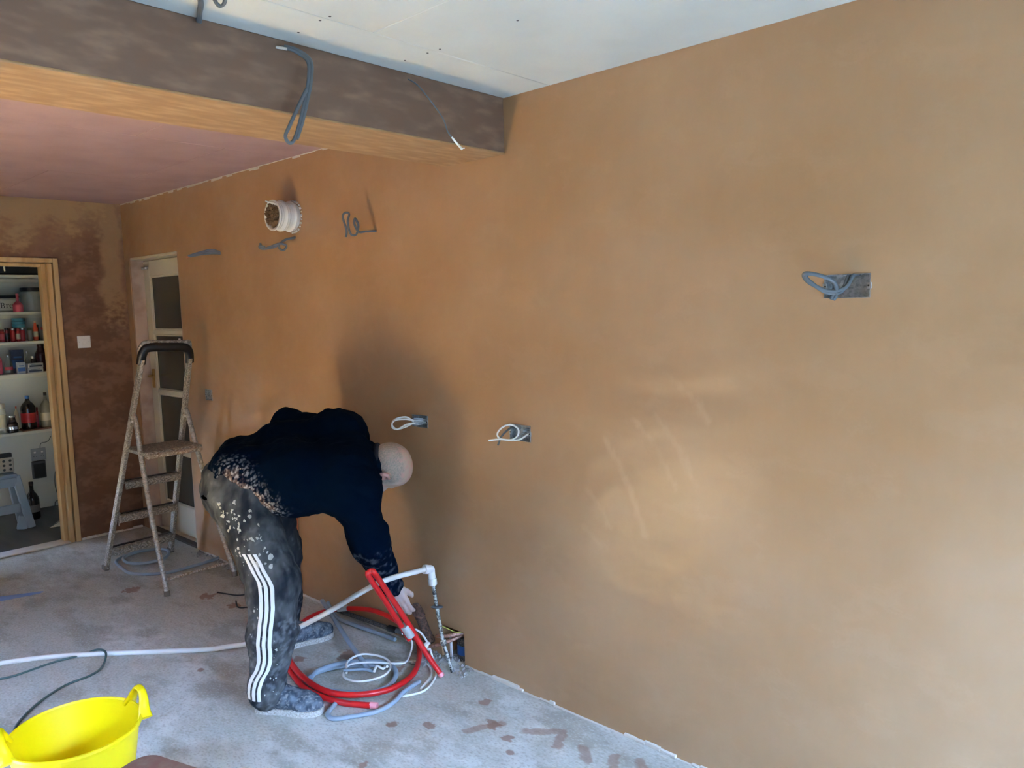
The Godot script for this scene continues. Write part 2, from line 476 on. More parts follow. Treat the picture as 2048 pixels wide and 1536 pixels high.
# ---------------------------------------------------------------- setting
func build_setting() -> void:
	var uv_wall := func(p: Vector3) -> Vector2: return Vector2((p.z + 5.95) / 8.3, (2.45 - p.y) / 2.45)
	var uv_back := func(p: Vector3) -> Vector2: return Vector2((p.x + 1.2) / 1.2, (2.45 - p.y) / 2.45)
	var uv_floor := func(p: Vector3) -> Vector2: return Vector2((p.x + 2.5) / 2.6, (p.z + 6.6) / 6.0)
	var uv0 := func(p: Vector3) -> Vector2: return Vector2(p.x + p.z, p.y)
	var st := slab(V(0, 0, 0), V(0, 0, 1), V(0, 1, 0), V(1, 0, 0), [-5.925, 1.2], [0.0, 2.45], 0.15, [
		[-5.84, -5.035, 0.0, 2.01], [-2.56, -2.408, 0.0, 0.152],
		[-0.842, -0.716, 1.600, 1.667], [-2.707, -2.600, 1.060, 1.116], [-2.094, -1.983, 1.060, 1.126], [-4.765, -4.675, 1.045, 1.115]], uv_wall)
	tag(part("wall_right", st, M.wall, self), "long wall of fresh brown plaster with trowel marks", "", "", "structure")
	st = slab(V(0, 0, -5.925), V(1, 0, 0), V(0, 1, 0), V(0, 0, -1), [-2.9, 0.15], [0.0, 2.45], 0.1, [[-1.36, -0.447, 0.0, 2.001]], uv_back)
	tag(part("wall_back", st, M.back, self), "patchy brown plaster wall with the pantry doorway", "", "", "structure")
	# the unseen left wall with an open patio door, and the wall behind the camera with wide glazing
	st = slab(V(-2.9, 0, 0), V(0, 0, 1), V(0, 1, 0), V(-1, 0, 0), [-5.925, 1.2], [0.0, 2.45], 0.25, [[-3.32, -2.82, 0.0, 2.1]], uv0)
	tag(part("wall_left", st, M.plain_wall, self), "plastered side wall with an open patio door", "", "", "structure")
	st = slab(V(0, 0, 1.2), V(1, 0, 0), V(0, 1, 0), V(0, 0, 1), [-3.15, 0.15], [0.0, 2.45], 0.25, [[-2.8, -0.3, 0.0, 2.05]], uv0)
	tag(part("wall_front", st, M.plain_wall, self), "plastered garden wall with wide glazed opening", "", "", "structure")
	st = slab(V(0, 0, 0), V(1, 0, 0), V(0, 0, 1), V(0, -1, 0), [-3.15, 0.15], [-6.025, 1.45], 0.12, [], uv_floor)
	tag(part("floor", st, M.floor, self), "dusty grey concrete floor with plaster splashes", "", "", "structure")
	# patio outside
	st = slab(V(0, -0.06, 0), V(1, 0, 0), V(0, 0, 1), V(0, -1, 0), [-16.0, 12.0], [-16.0, 16.0], 0.1, [], uv0)
	tag(part("floor_patio", st, M.patio, self), "dark ground outside the room, toned down to bounce less light", "", "", "structure")
	# added unseen blocks that keep sun and low sky off the openings
	st = mb(); box(st, V(-9.0, -0.06, 5.6), V(8.0, 3.2, 5.9)); tag(part("added_block_garden", st, M.light_block, self), "added unseen wall blocking low sky from the glazing", "", "", "structure")
	st = mb(); box(st, V(-7.0, -0.06, 1.6), V(-3.3, 6.5, 5.5)); tag(part("added_block_sun", st, M.light_block, self), "added unseen block shading the ground before the glazing", "", "", "structure")
	st = mb(); box(st, V(-5.2, -0.06, -9.0), V(-5.0, 3.25, 1.5)); tag(part("added_block_passage", st, M.light_block, self), "added unseen wall blocking low sky from the side door", "", "", "structure")
	# door frames of the two openings
	var w1 := structure("window_1", "dark frame of the open patio door")
	for a in [[V(-3.1, 0, -3.32), V(-2.94, 2.1, -3.29)], [V(-3.1, 0, -2.85), V(-2.94, 2.1, -2.82)], [V(-3.1, 2.06, -3.29), V(-2.94, 2.1, -2.85)]]:
		st = mb(); box(st, a[0], a[1], 0.004); part("frame", st, M.frame_dark, w1)
	var w2 := structure("window_2", "dark frame of the wide garden glazing")
	for x in [-2.8, -1.975, -1.175, -0.35]:
		st = mb(); box(st, V(x, 0, 1.26), V(x + 0.05, 2.05, 1.36), 0.004); part("mullion", st, M.frame_dark, w2)
	for y in [0.0, 2.0]:
		st = mb(); box(st, V(-2.75, y, 1.265), V(-0.35, y + 0.05, 1.355), 0.004); part("rail", st, M.frame_dark, w2)
	# ceiling: a deck carrying plasterboards, white in front of the beam and pink behind it
	var ce := structure("ceiling", "boarded ceiling, white boards in front, pink boards behind")
	st = mb(); box(st, V(-3.15, 2.413, -6.025), V(0.15, 2.5, 1.45)); part("deck", st, M.board_edge, ce)
	var white := [[-2.9, -2.4, -2.085, -1.851], [-2.4, 0.0, -2.085, -1.851], [-2.9, -0.8, -1.85, -0.651], [-0.8, 0.0, -1.85, -0.651], [-2.9, -2.4, -0.65, 0.549], [-2.4, 0.0, -0.65, 0.549], [-2.9, -0.8, 0.55, 1.2], [-0.8, 0.0, 0.55, 1.2]]
	var g := 0.0012
	for r in white:
		st = mb(); box(st, V(r[0] + g, 2.4, r[2] + g), V(r[1] - g, 2.4127, r[3] - g), 0.002); part("plasterboard", st, M.white_board, ce)
	var pink := [[-2.9, -1.98, -3.62, -2.43], [-1.98, -0.78, -3.62, -2.43], [-0.78, 0.0, -3.62, -2.43], [-2.9, -2.76, -4.76, -3.62], [-2.76, -0.36, -4.76, -3.62], [-0.36, 0.0, -4.76, -3.62], [-2.9, -0.8, -5.925, -4.76], [-0.8, 0.0, -5.925, -4.76]]
	for r in pink:
		st = mb(); box(st, V(r[0] + g, 2.4, r[2] + g), V(r[1] - g, 2.4127, r[3] - g), 0.002); part("plasterboard", st, M.pink_board, ce)
	for s in [[-0.957, -1.993], [-0.964, -1.872], [-0.961, -1.829], [-0.572, -1.983], [-0.567, -1.878], [-0.563, -1.824], [-0.564, -1.497]]:
		st = mb(); lathe(st, V(s[0], 2.4005, s[1]), [[0.0, -0.0015], [0.0035, -0.0012], [0.0042, 0.0]], 10); part("screw", st, M.screw, ce)
	# ragged skim line along the top of the long wall under the pink boards
	rng.seed = 4
	st = mb()
	var z := -5.92
	while z < -2.45:
		var h := rng.randf_range(0.003, 0.016) if rng.randf() > 0.25 else 0.002
		var dz := rng.randf_range(0.03, 0.09)
		box(st, V(-0.006, 2.4 - h, z), V(0.0, 2.4, min(z + dz, -2.435)), 0.0015)
		z += dz
	tag(part("trim_1", st, M.skim, self), "ragged dried skim line under the pink ceiling", "", "", "structure")
	# plastered beam with a lighter underside
	var be := structure("ceiling_beam", "boxed beam of mottled dark plaster across the ceiling")
	st = mb(); box(st, V(-2.9, 2.194, -2.43), V(-0.0005, 2.402, -2.085), 0.002); part("beam_casing", st, M.beam, be)
	st = mb(); box(st, V(-2.9, 2.189, -2.432), V(-0.0005, 2.196, -2.083), 0.002); tag(part("soffit", st, M.soffit, be), "tan trowelled underside of the beam")
	# exposed board edge and plaster crust at the foot of the long wall
	st = mb()
	z = -2.40
	while z < -0.2:
		var dz2 := rng.randf_range(0.02, 0.07)
		var hh := rng.randf_range(0.004, 0.018) * (1.0 if rng.randf() > 0.3 else 0.3)
		if z > -1.72 and z < -1.55: hh = 0.002
		oriented_box(st, Transform3D(Basis(Vector3.UP, rng.randf_range(-0.08, 0.08)), V(-0.003, hh / 2.0, z + dz2 / 2.0)), V(rng.randf_range(0.010, 0.018), hh, dz2 * 1.05), 0.002)
		z += dz2
	z = -5.0
	while z < -2.6:
		var dz3 := rng.randf_range(0.03, 0.09)
		var h3 := rng.randf_range(0.003, 0.012)
		oriented_box(st, Transform3D(Basis(Vector3.UP, rng.randf_range(-0.1, 0.1)), V(-0.003, h3 / 2.0, z + dz3 / 2.0)), V(rng.randf_range(0.008, 0.014), h3, dz3), 0.002)
		z += dz3
	tag(part("baseboard_right", st, M.skim, self), "broken whitish plaster crust along the foot of the wall", "", "", "structure")
	st = mb()
	var xb := -0.44
	while xb < -0.01:
		var dx := rng.randf_range(0.03, 0.08)
		var hb := rng.randf_range(0.006, 0.02)
		oriented_box(st, Transform3D(Basis(Vector3.UP, rng.randf_range(-0.08, 0.08)), V(min(xb + dx / 2.0, -0.03), hb / 2.0, -5.920)), V(dx, hb, 0.014), 0.002)
		xb += dx
	tag(part("baseboard_back", st, M.skim, self), "pale plaster crust at the foot of the pantry wall", "", "", "structure")
	st = mb(); box(st, V(0.0, 0, -5.82), V(0.05, 0.014, -5.055), 0.004); tag(part("trim_5", st, M.threshold, self), "dark broken threshold under the glazed door", "", "", "structure")
	# pantry doorway lining
	var tr := structure("trim_2", "raw pine lining of the pantry doorway")
	st = mb(); box(st, V(-0.478, 0, -6.03), V(-0.447, 2.001, -5.905), 0.002); part("jamb", st, M.pine, tr)
	st = mb(); box(st, V(-0.512, 0, -6.03), V(-0.484, 1.966, -5.918), 0.002); part("lining", st, M.pine, tr)
	st = mb(); box(st, V(-0.540, 0, -6.03), V(-0.513, 1.966, -5.955), 0.002); part("door_stop", st, M.pine, tr)
	st = mb(); box(st, V(-1.425, 0, -6.03), V(-1.36, 2.001, -5.905), 0.002); part("jamb", st, M.pine, tr)
	st = mb(); box(st, V(-1.359, 1.972, -6.03), V(-0.479, 2.001, -5.905), 0.002); part("head", st, M.pine, tr)
	st = mb(); box(st, V(-1.359, 1.945, -6.03), V(-0.541, 1.966, -5.955), 0.002); part("door_stop", st, M.pine, tr)
	# pantry shell
	st = mb(); box(st, V(-1.7, 0, -7.3), V(-0.1, 2.45, -7.2)); tag(part("wall_pantry_back", st, M.pantry_wall, self), "pale pantry wall behind the shelves", "", "", "structure")
	st = mb(); box(st, V(-0.2, 0, -7.2), V(-0.1, 2.45, -6.026)); tag(part("wall_pantry_right", st, M.pantry_wall, self), "side wall of the pantry", "", "", "structure")
	st = slab(V(-1.7, 0, 0), V(0, 0, 1), V(0, 1, 0), V(-1, 0, 0), [-7.2, -6.026], [0.0, 2.45], 0.1, [[-6.85, -6.5, 0.3, 0.62]], uv0); tag(part("wall_pantry_left", st, M.pantry_wall, self), "far side wall of the pantry with a low window", "", "", "structure")
	st = mb(); box(st, V(-1.7, -0.1, -7.2), V(-0.2, 0.004, -6.02)); tag(part("floor_pantry", st, M.pantry_floor, self), "dark grey boarded pantry floor", "", "", "structure")
	st = mb(); box(st, V(-1.8, 2.413, -7.3), V(-0.1, 2.5, -6.026)); tag(part("ceiling_pantry", st, M.pantry_wall, self), "pantry ceiling", "", "", "structure")
	st = mb(); box(st, V(-1.36, 0, -6.03), V(-0.513, 0.012, -5.90), 0.004); tag(part("trim_3", st, M.skim, self), "dusty threshold of the pantry", "", "", "structure")
	# hall behind the glazed door
	st = mb()
	box(st, V(1.2, 0, -6.5), V(1.3, 2.45, -4.4)); box(st, V(0.15, 0, -6.6), V(1.3, 2.45, -6.5)); box(st, V(0.15, 0, -4.4), V(1.3, 2.45, -4.3)); box(st, V(0.15, 2.41, -6.6), V(1.3, 2.5, -4.3)); box(st, V(0.15, -0.1, -6.6), V(1.3, 0.0, -4.3))
	tag(part("wall_hall", st, M.plain_wall, self), "dim hall behind the glazed door", "", "", "structure")
	# glazed door in the long wall
	var d := structure("door_1", "cream painted door with four obscured glass panes")
	var x0 := 0.088
	var x1 := 0.128
	st = mb(); box(st, V(0.002, 0, -5.838), V(0.148, 2.008, -5.822), 0.002); part("lining", st, M.reveal, d)
	st = mb(); box(st, V(0.002, 0, -5.053), V(0.148, 2.008, -5.037), 0.002); part("lining", st, M.reveal, d)
	st = mb(); box(st, V(0.002, 1.992, -5.822), V(0.148, 2.009, -5.053), 0.002); part("lining", st, M.door_paint, d)
	var za := -5.818
	var zb := -5.057
	st = mb(); box(st, V(x0, 0.012, za), V(x1, 1.985, za + 0.095), 0.003); part("stile", st, M.door_paint, d)
	st = mb(); box(st, V(x0, 0.012, zb - 0.095), V(x1, 1.985, zb), 0.003); part("stile", st, M.door_paint, d)
	var zi := za + 0.095
	var zj := zb - 0.095
	for r in [[1.875, 1.985], [1.455, 1.485], [1.02, 1.05], [0.60, 0.63], [0.012, 0.22]]:
		st = mb(); box(st, V(x0, r[0], zi), V(x1, r[1], zj), 0.003); part("rail", st, M.door_paint, d)
	for r in [[1.485, 1.875], [1.05, 1.455], [0.63, 1.02], [0.22, 0.60]]:
		st = mb(); box(st, V(0.104, r[0], zi), V(0.110, r[1], zj)); part("pane", st, M.door_glass, d)
		for q in [[V(0.094, r[0], zi), V(0.104, r[1], zi + 0.012)], [V(0.094, r[0], zj - 0.012), V(0.104, r[1], zj)], [V(0.094, r[0], zi + 0.012), V(0.104, r[0] + 0.012, zj - 0.012)], [V(0.094, r[1] - 0.012, zi + 0.012), V(0.104, r[1], zj - 0.012)]]:
			st = mb(); box(st, q[0], q[1], 0.003); part("glazing_bead", st, M.door_paint, d)
	st = mb(); box(st, V(0.080, 1.06, za + 0.03), V(x0, 1.20, za + 0.07), 0.002); var hp := part("handle_plate", st, M.brass, d)
	st = mb(); tube(st, [V(0.08, 1.15, za + 0.05), V(0.05, 1.15, za + 0.05), V(0.045, 1.15, za + 0.08), V(0.045, 1.145, za + 0.15)], 0.008, 8); part("handle", st, M.brass, hp)
	st = mb(); box(st, V(0.075, 1.925, za - 0.01), V(x0, 1.945, za + 0.09), 0.003); tube(st, [V(0.07, 1.935, za + 0.03), V(0.07, 1.935, za + 0.08)], 0.007, 8, 1); part("bolt", st, M.steel, d)

func _ready() -> void:
	# camera
	var cam := Camera3D.new()
	cam.name = "camera"
	add_child(cam)
	cam.transform = Transform3D(Basis(V(0.67846405, -0.02507864, 0.73420542), V(0.0928662, 0.99432753, -0.05185197), V(-0.72874029, 0.10336257, 0.67694444)), V(-2.2366, 1.6052, 0.0))
	cam.fov = rad_to_deg(2.0 * atan(768.0 / 1527.4))
	cam.near = 0.05
	cam.far = 200.0
	cam.current = true
	# sky, sun, exposure
	var sky_m := ProceduralSkyMaterial.new()
	sky_m.sky_top_color = rgb(136, 170, 224)
	sky_m.sky_horizon_color = rgb(166, 190, 228)
	sky_m.ground_horizon_color = rgb(200, 200, 195)
	sky_m.ground_bottom_color = rgb(150, 145, 135)
	sky_m.sun_angle_max = 1.0
	sky_m.energy_multiplier = 1.0
	var sky := Sky.new()
	sky.sky_material = sky_m
	var env := Environment.new()
	env.background_mode = Environment.BG_SKY
	env.sky = sky
	env.background_energy_multiplier = 35.0
	env.tonemap_mode = Environment.TONE_MAPPER_LINEAR
	env.tonemap_exposure = 6.0
	env.ambient_light_source = Environment.AMBIENT_SOURCE_DISABLED
	env.sdfgi_enabled = true
	env.ssao_enabled = true
	env.ssil_enabled = true
	var we := WorldEnvironment.new()
	we.name = "world_environment"
	we.environment = env
	add_child(we)
	var sun := DirectionalLight3D.new()
	sun.name = "sun"
	add_child(sun)
	sun.look_at_from_position(Vector3.ZERO, V(1.0, -1.8, 0.22), Vector3.UP)
	sun.light_color = Color(1.0, 0.86, 0.64)
	sun.light_energy = 21.0
	sun.light_angular_distance = 0.6
	sun.shadow_enabled = true
	make_materials()
	build_setting()
	build_wall_fittings()
	build_ladder()
	build_pipework()
	build_floor_things()
	build_pantry()
	build_person()

# ---------------------------------------------------------------- fittings on the wall, beam and ceiling
func back_box(label: String, z0: float, z1: float, y0: float, y1: float, group := "") -> Node3D:
	# pressed steel box let into its hole in the wall, open towards the room
	var t := thing("back_box", label, "electrical box", V(0, (y0 + y1) / 2.0, (z0 + z1) / 2.0), 0.0, group)
	var hz := (z1 - z0) / 2.0
	var hy := (y1 - y0) / 2.0
	var st := mb()
	var e := 0.0015
	box(st, V(0.034, -hy, -hz), V(0.036, hy, hz))
	box(st, V(-0.004, -hy, -hz), V(0.034, -hy + e, hz))
	box(st, V(-0.004, hy - e, -hz), V(0.034, hy, hz))
	box(st, V(-0.004, -hy + e, -hz), V(0.034, hy - e, -hz + e))
	box(st, V(-0.004, -hy + e, hz - e), V(0.034, hy - e, hz))
	part("box", st, M.galv, t)
	for s in [-1, 1]:
		st = mb()
		box(st, V(-0.004, -0.009, s * hz - s * 0.002 - 0.006), V(-0.001, 0.009, s * hz - s * 0.002 + 0.006), 0.001)
		var lug := part("lug", st, M.steel, t)
		st = mb(); lathe(st, V(-0.0045, 0, s * (hz - 0.004)), [[0.0, -0.001], [0.0025, -0.001], [0.0028, 0.001]], 8, Vector3.RIGHT); part("screw_hole", st, M.black, lug)
	for k in 4:
		st = mb(); lathe(st, V(0.0335, (-0.4 if k < 2 else 0.4) * hy, (-0.55 if k % 2 == 0 else 0.5) * hz), [[0.0, -0.001], [0.006, -0.001], [0.0065, 0.0]], 12, Vector3.RIGHT); part("knockout", st, M.steel, t)
	return t

func cable(called: String, label: String, pts: Array, r: float, m: Material, group := "", flat := 1.0, cat := "cable") -> MeshInstance3D:
	var st := mb()
	tube(st, pts, r, 8, 6, flat)
	var o := part(called, st, m, self)
	tag(o, label, cat, group)
	return o

func build_wall_fittings() -> void:
	var st: SurfaceTool
	var t: Node3D
	# double box near the camera with two loops of grey cable
	back_box("wide galvanised box set in bare plaster, highest on the wall", -0.842, -0.716, 1.600, 1.667)
	t = thing("cable_loop", "thick grey cable loops sticking out of the wide galvanised box", "cable", V(0, 1.64, -0.77))
	st = mb(); tube(st, [V(0.03, 0.026, 0.0), V(0.0, 0.022, -0.005), V(-0.035, -0.022, -0.012), V(-0.06, -0.022, -0.045), V(-0.085, 0.01, -0.082), V(-0.09, 0.026, -0.09), V(-0.085, 0.03, -0.078), V(-0.06, 0.02, -0.05), V(-0.04, 0.0, -0.03), V(-0.05, -0.03, -0.03), V(-0.055, -0.042, -0.034)], 0.0055, 8, 6); part("strand", st, M.cable_grey, t)
	st = mb(); tube(st, [V(0.03, 0.026, 0.014), V(-0.002, 0.022, 0.008), V(-0.03, -0.012, -0.004), V(-0.055, -0.020, -0.036), V(-0.08, 0.0, -0.075), V(-0.088, 0.02, -0.095), V(-0.095, 0.032, -0.088), V(-0.075, 0.024, -0.055), V(-0.05, 0.004, -0.026), V(-0.045, -0.03, -0.022), V(-0.05, -0.044, -0.028)], 0.0055, 8, 6); part("strand", st, M.cable_grey, t)
	# box with white loops behind the man's head
	back_box("galvanised socket box above the bent man's head", -2.707, -2.600, 1.060, 1.116)
	t = thing("cable_loop", "white cable loops hanging from the box above the man's head", "cable", V(0, 1.09, -2.66))
	for k in 2:
		var d := 0.010 * k
		st = mb(); tube(st, [V(0.03, 0.0, 0.01), V(-0.02, 0.002 - d, 0.0), V(-0.06, 0.012 + d, -0.02), V(-0.105, 0.012, -0.04 - d), V(-0.118, -0.008 - d, -0.05), V(-0.10, -0.03, -0.038), V(-0.07, -0.012 - d, -0.015), V(-0.03, -0.008, 0.0), V(0.03, -0.012, 0.012)], 0.0038, 8, 6); part("strand", st, M.cable_white, t)
	st = mb()
	for k in 5: tube(st, [V(-0.015 - 0.004 * k, 0.02 - 0.008 * k, -0.01), V(-0.03, 0.015 - 0.008 * k, 0.0), V(0.005, 0.01 - 0.006 * k, 0.02)], 0.0022, 6, 4)
	part("conductors", st, M.steel, t)
	# box to the right with coiled white cable
	back_box("galvanised socket box beside the coiled white cable", -2.094, -1.983, 1.060, 1.126)
	t = thing("cable_loop", "coiled white cable standing out of the socket box right of the man", "cable", V(0, 1.095, -2.04))
	st = mb(); tube(st, [V(0.03, 0.0, 0.045), V(0.0, -0.004, 0.042), V(-0.03, -0.022, 0.025), V(-0.055, -0.024, 0.0), V(-0.085, -0.016, -0.03), V(-0.095, 0.005, -0.035), V(-0.08, 0.030, -0.02), V(-0.055, 0.038, 0.0), V(-0.035, 0.022, 0.02), V(-0.035, -0.006, 0.018), V(-0.055, -0.022, 0.0), V(-0.09, -0.018, -0.028), V(-0.125, -0.020, -0.055)], 0.0036, 8, 6); part("strand", st, M.cable_white, t)
	st = mb(); tube(st, [V(0.0, 0.018, -0.03), V(-0.03, 0.016, -0.03), V(-0.075, -0.006, -0.03), V(-0.09, -0.03, -0.032), V(-0.095, -0.042, -0.034)], 0.004, 6, 5); part("strand", st, M.cable_grey, t)
	st = mb()
	for k in 6: tube(st, [V(0.02, -0.02 + 0.007 * k, -0.02 + 0.012 * k), V(-0.015, -0.024 + 0.009 * k, -0.01 + 0.010 * k), V(-0.005, -0.01 + 0.006 * k, 0.02 + 0.004 * k)], 0.0022, 6, 4)
	part("conductors", st, M.steel, t)
	# small box by the ladder
	back_box("small galvanised box in the wall beside the ladder", -4.765, -4.675, 1.045, 1.115)
	# stubs of grey cable high on the far wall
	t = thing("cable_stub", "folded grey cable stub above the glazed door", "cable", V(0, 1.953, -4.449))
	for k in 3:
		st = mb(); tube(st, [V(0.02, 0.0, 0.0), V(-0.04, 0.002 + 0.011 * k, -0.01), V(-0.10, -0.004 + 0.008 * k, -0.03), V(-0.165 - 0.006 * k, -0.018 + 0.002 * k, -0.05)], 0.006, 6, 5); part("strand", st, M.cable_grey, t)
	st = mb(); tube(st, [V(-0.165, -0.016, -0.05), V(-0.185, -0.024, -0.056)], 0.003, 6, 1); part("bare_end", st, M.copper, t)
	t = thing("cable_stub", "knotted grey cable stub hanging below the white duct", "cable", V(0, 1.987, -3.617))
	st = mb(); tube(st, [V(0.02, 0.0, 0.0), V(-0.04, -0.01, -0.01), V(-0.08, -0.035, -0.02), V(-0.085, -0.06, -0.015), V(-0.07, -0.068, 0.0), V(-0.06, -0.045, 0.01), V(-0.085, -0.035, -0.02), V(-0.12, -0.05, -0.05), V(-0.15, -0.058, -0.075), V(-0.155, -0.03, -0.085)], 0.006, 6, 6); part("strand", st, M.cable_grey, t)
	st = mb(); tube(st, [V(0.02, 0.004, 0.006), V(-0.05, -0.012, -0.01), V(-0.10, -0.05, -0.035), V(-0.15, -0.06, -0.075), V(-0.16, -0.045, -0.085), V(-0.14, -0.05, -0.065)], 0.006, 6, 6); part("strand", st, M.cable_grey, t)
	t = thing("cable_stub", "thin grey cable coiled into a loop right of the white duct", "cable", V(0, 1.963, -2.92))
	st = mb(); tube(st, [V(0.02, 0.002, 0.002), V(-0.05, -0.004, -0.01), V(-0.085, -0.006, -0.02), V(-0.10, 0.03, -0.03), V(-0.09, 0.055, -0.035), V(-0.085, 0.02, -0.02), V(-0.10, -0.02, -0.02), V(-0.12, -0.015, -0.035), V(-0.125, 0.04, -0.045), V(-0.115, 0.075, -0.045), V(-0.13, 0.08, -0.055), V(-0.14, 0.06, -0.06), V(-0.13, 0.0, -0.05), V(-0.135, -0.03, -0.052)], 0.0055, 6, 6); part("strand", st, M.cable_grey, t)
	# insulated duct stub
	t = thing("duct_stub", "short crumpled white extractor duct stuffed with brown wool", "duct", V(0, 2.094, -3.62))
	var ax := Vector3.LEFT
	st = mb()
	var prof := []
	for k in 25:
		var f := k / 24.0
		prof.append([0.074 + 0.006 * cos(f * TAU * 3.0) + 0.002 * sin(k * 2.3), -0.03 + 0.155 * f])
	lathe(st, Vector3.ZERO, prof, 28, ax)
	lathe(st, Vector3.ZERO, [[0.068, 0.125], [0.066, 0.09], [0.064, 0.06]], 28, ax)
	lathe(st, Vector3.ZERO, [[prof[24][0], 0.125], [0.068, 0.125]], 28, ax)
	part("sleeve", st, M.duct, t)
	st = mb()
	for k in 7:
		tube(st, [V(-0.122, 0.05 + 0.003 * k, 0.045 - 0.012 * k), V(-0.14 - 0.004 * (k % 3), 0.058 + 0.003 * k, 0.04 - 0.012 * k)], [0.006, 0.002], 5, 1)
	part("torn_edge", st, M.duct, t)
	st = mb()
	rng.seed = 12
	for k in 110:
		var a := rng.randf() * TAU
		var rr := sqrt(rng.randf()) * 0.056
		var p := V(-0.112 - rng.randf() * 0.016, sin(a) * rr, cos(a) * rr)
		lump(st, p, rng.randf_range(0.010, 0.018), k)
	tag(part("wool_filling", st, M.wool, t), "brown mineral wool stuffing", "", "", "stuff")
	# crumbs of plaster round the duct
	st = mb()
	for k in 26:
		var a2 := TAU * k / 26.0
		lump(st, V(-0.004, sin(a2) * 0.082, cos(a2) * 0.082), 0.006 + 0.004 * rng.randf(), k)
	tag(part("plaster_collar", st, M.skim, t), "crumbly pale filler round the duct")
	# light switch on the pantry wall
	t = thing("light_switch", "white square light switch on the brown pantry wall", "switch", V(-0.3175, 1.4185, -5.925))
	st = mb(); box(st, V(-0.043, -0.043, 0.0), V(0.043, 0.043, 0.008), 0.003); part("plate", st, M.white, t)
	st = mb(); box(st, V(-0.012, -0.018, 0.008), V(0.012, 0.018, 0.0105), 0.001); part("rocker", st, M.white, t)
	for s in [-1, 1]:
		st = mb(); lathe(st, V(s * 0.031, 0, 0.008), [[0.003, 0.0], [0.003, 0.001], [0.0, 0.001]], 8, Vector3.BACK); part("screw", st, M.steel, t)
	# cables at the beam
	t = thing("hanging_cable", "bundle of grey cable folded down over the beam", "cable", V(-0.965, 2.36, -2.06))
	var bp := [V(-0.965, 2.377, -2.075), V(-0.935, 2.369, -2.055), V(-0.907, 2.339, -2.03), V(-0.914, 2.282, -2.02), V(-0.934, 2.207, -2.02), V(-0.954, 2.146, -2.02), V(-0.973, 2.101, -2.02), V(-0.990, 2.090, -2.02), V(-1.001, 2.108, -2.02), V(-0.985, 2.14, -2.02), V(-0.955, 2.20, -2.015), V(-0.928, 2.25, -2.012)]
	var a0 := []
	var b0 := []
	for p in bp:
		a0.append(p - t.position)
		b0.append(p - t.position + V(0.007, 0.003, 0.004))
	st = mb(); tube(st, a0, 0.0055, 8, 6); part("strand", st, M.cable_grey, t)
	st = mb(); tube(st, b0.slice(0, 7), 0.0055, 8, 6); part("strand", st, M.cable_grey, t)
	st = mb(); tube(st, [V(-0.012, 0.016, -0.022), V(-0.002, 0.013, -0.01), V(0.008, 0.010, 0.0)], 0.007, 8, 3, 0.6); part("clip", st, M.skim, t)
	t = thing("hanging_wire", "thin grey wire with stripped white end hanging from the beam", "wire", V(-0.475, 2.384, -2.085))
	var wp := [V(-0.475, 2.384, -2.09), V(-0.465, 2.357, -2.05), V(-0.419, 2.313, -2.04), V(-0.373, 2.26, -2.03), V(-0.361, 2.215, -2.02), V(-0.342, 2.197, -2.02)]
	var w0 := []
	for p in wp: w0.append(p - t.position)
	st = mb(); tube(st, w0, 0.0025, 6, 6); part("strand", st, M.cable_grey, t)
	st = mb(); tube(st, [w0[5], V(-0.326, 2.185, -2.02) - t.position, V(-0.293, 2.161, -2.02) - t.position], [0.003, 0.004, 0.0045], 6, 4)
	tube(st, [V(-0.326, 2.187, -2.018) - t.position, V(-0.305, 2.165, -2.016) - t.position, V(-0.286, 2.165, -2.014) - t.position], 0.002, 6, 4); part("bare_end", st, M.cable_white, t)
	# cables at the top of the picture, from the white boards
	t = thing("hanging_cable", "grey twin cable running from the beam joint along the white ceiling", "cable", V(-1.215, 2.39, -2.08))
	for k in 2:
		st = mb(); tube(st, [V(0.007 * k, 0.014, -0.004), V(-0.004 + 0.007 * k, -0.004, 0.012), V(-0.035 + 0.007 * k, -0.006, 0.08), V(-0.06 + 0.007 * k, -0.008, 0.14), V(-0.10 + 0.007 * k, -0.012, 0.22), V(-0.13 + 0.007 * k, 0.012, 0.30)], 0.004, 6, 6); part("strand", st, M.cable_grey, t)
	t = thing("hanging_cable", "short grey cable loop hanging from the white ceiling boards", "cable", V(-1.24, 2.4, -1.91))
	for k in 2:
		st = mb(); tube(st, [V(-0.03, 0.012, 0.03), V(-0.018, -0.008, 0.012 + 0.005 * k), V(-0.002, -0.014, -0.008 + 0.005 * k), V(0.010, -0.018, -0.010 + 0.005 * k), V(0.012, -0.012, 0.008 + 0.005 * k), V(0.004, 0.012, 0.034)], 0.0042, 6, 6); part("strand", st, M.cable_grey, t)

func lump(st: SurfaceTool, p: Vector3, r: float, k: int) -> void:
	# a small irregular octahedral crumb
	var q := []
	for d in [Vector3.RIGHT, Vector3.LEFT, Vector3.UP, Vector3.DOWN, Vector3.BACK, Vector3.FORWARD]:
		q.append(p + d.rotated(Vector3(0.6, 0.5, 0.62).normalized(), k * 1.7) * r * rng.randf_range(0.6, 1.2))
	for f in [[0, 2, 4], [4, 2, 1], [1, 2, 5], [5, 2, 0], [4, 3, 0], [1, 3, 4], [5, 3, 1], [0, 3, 5]]:
		tri(st, q[f[0]], q[f[2]], q[f[1]])

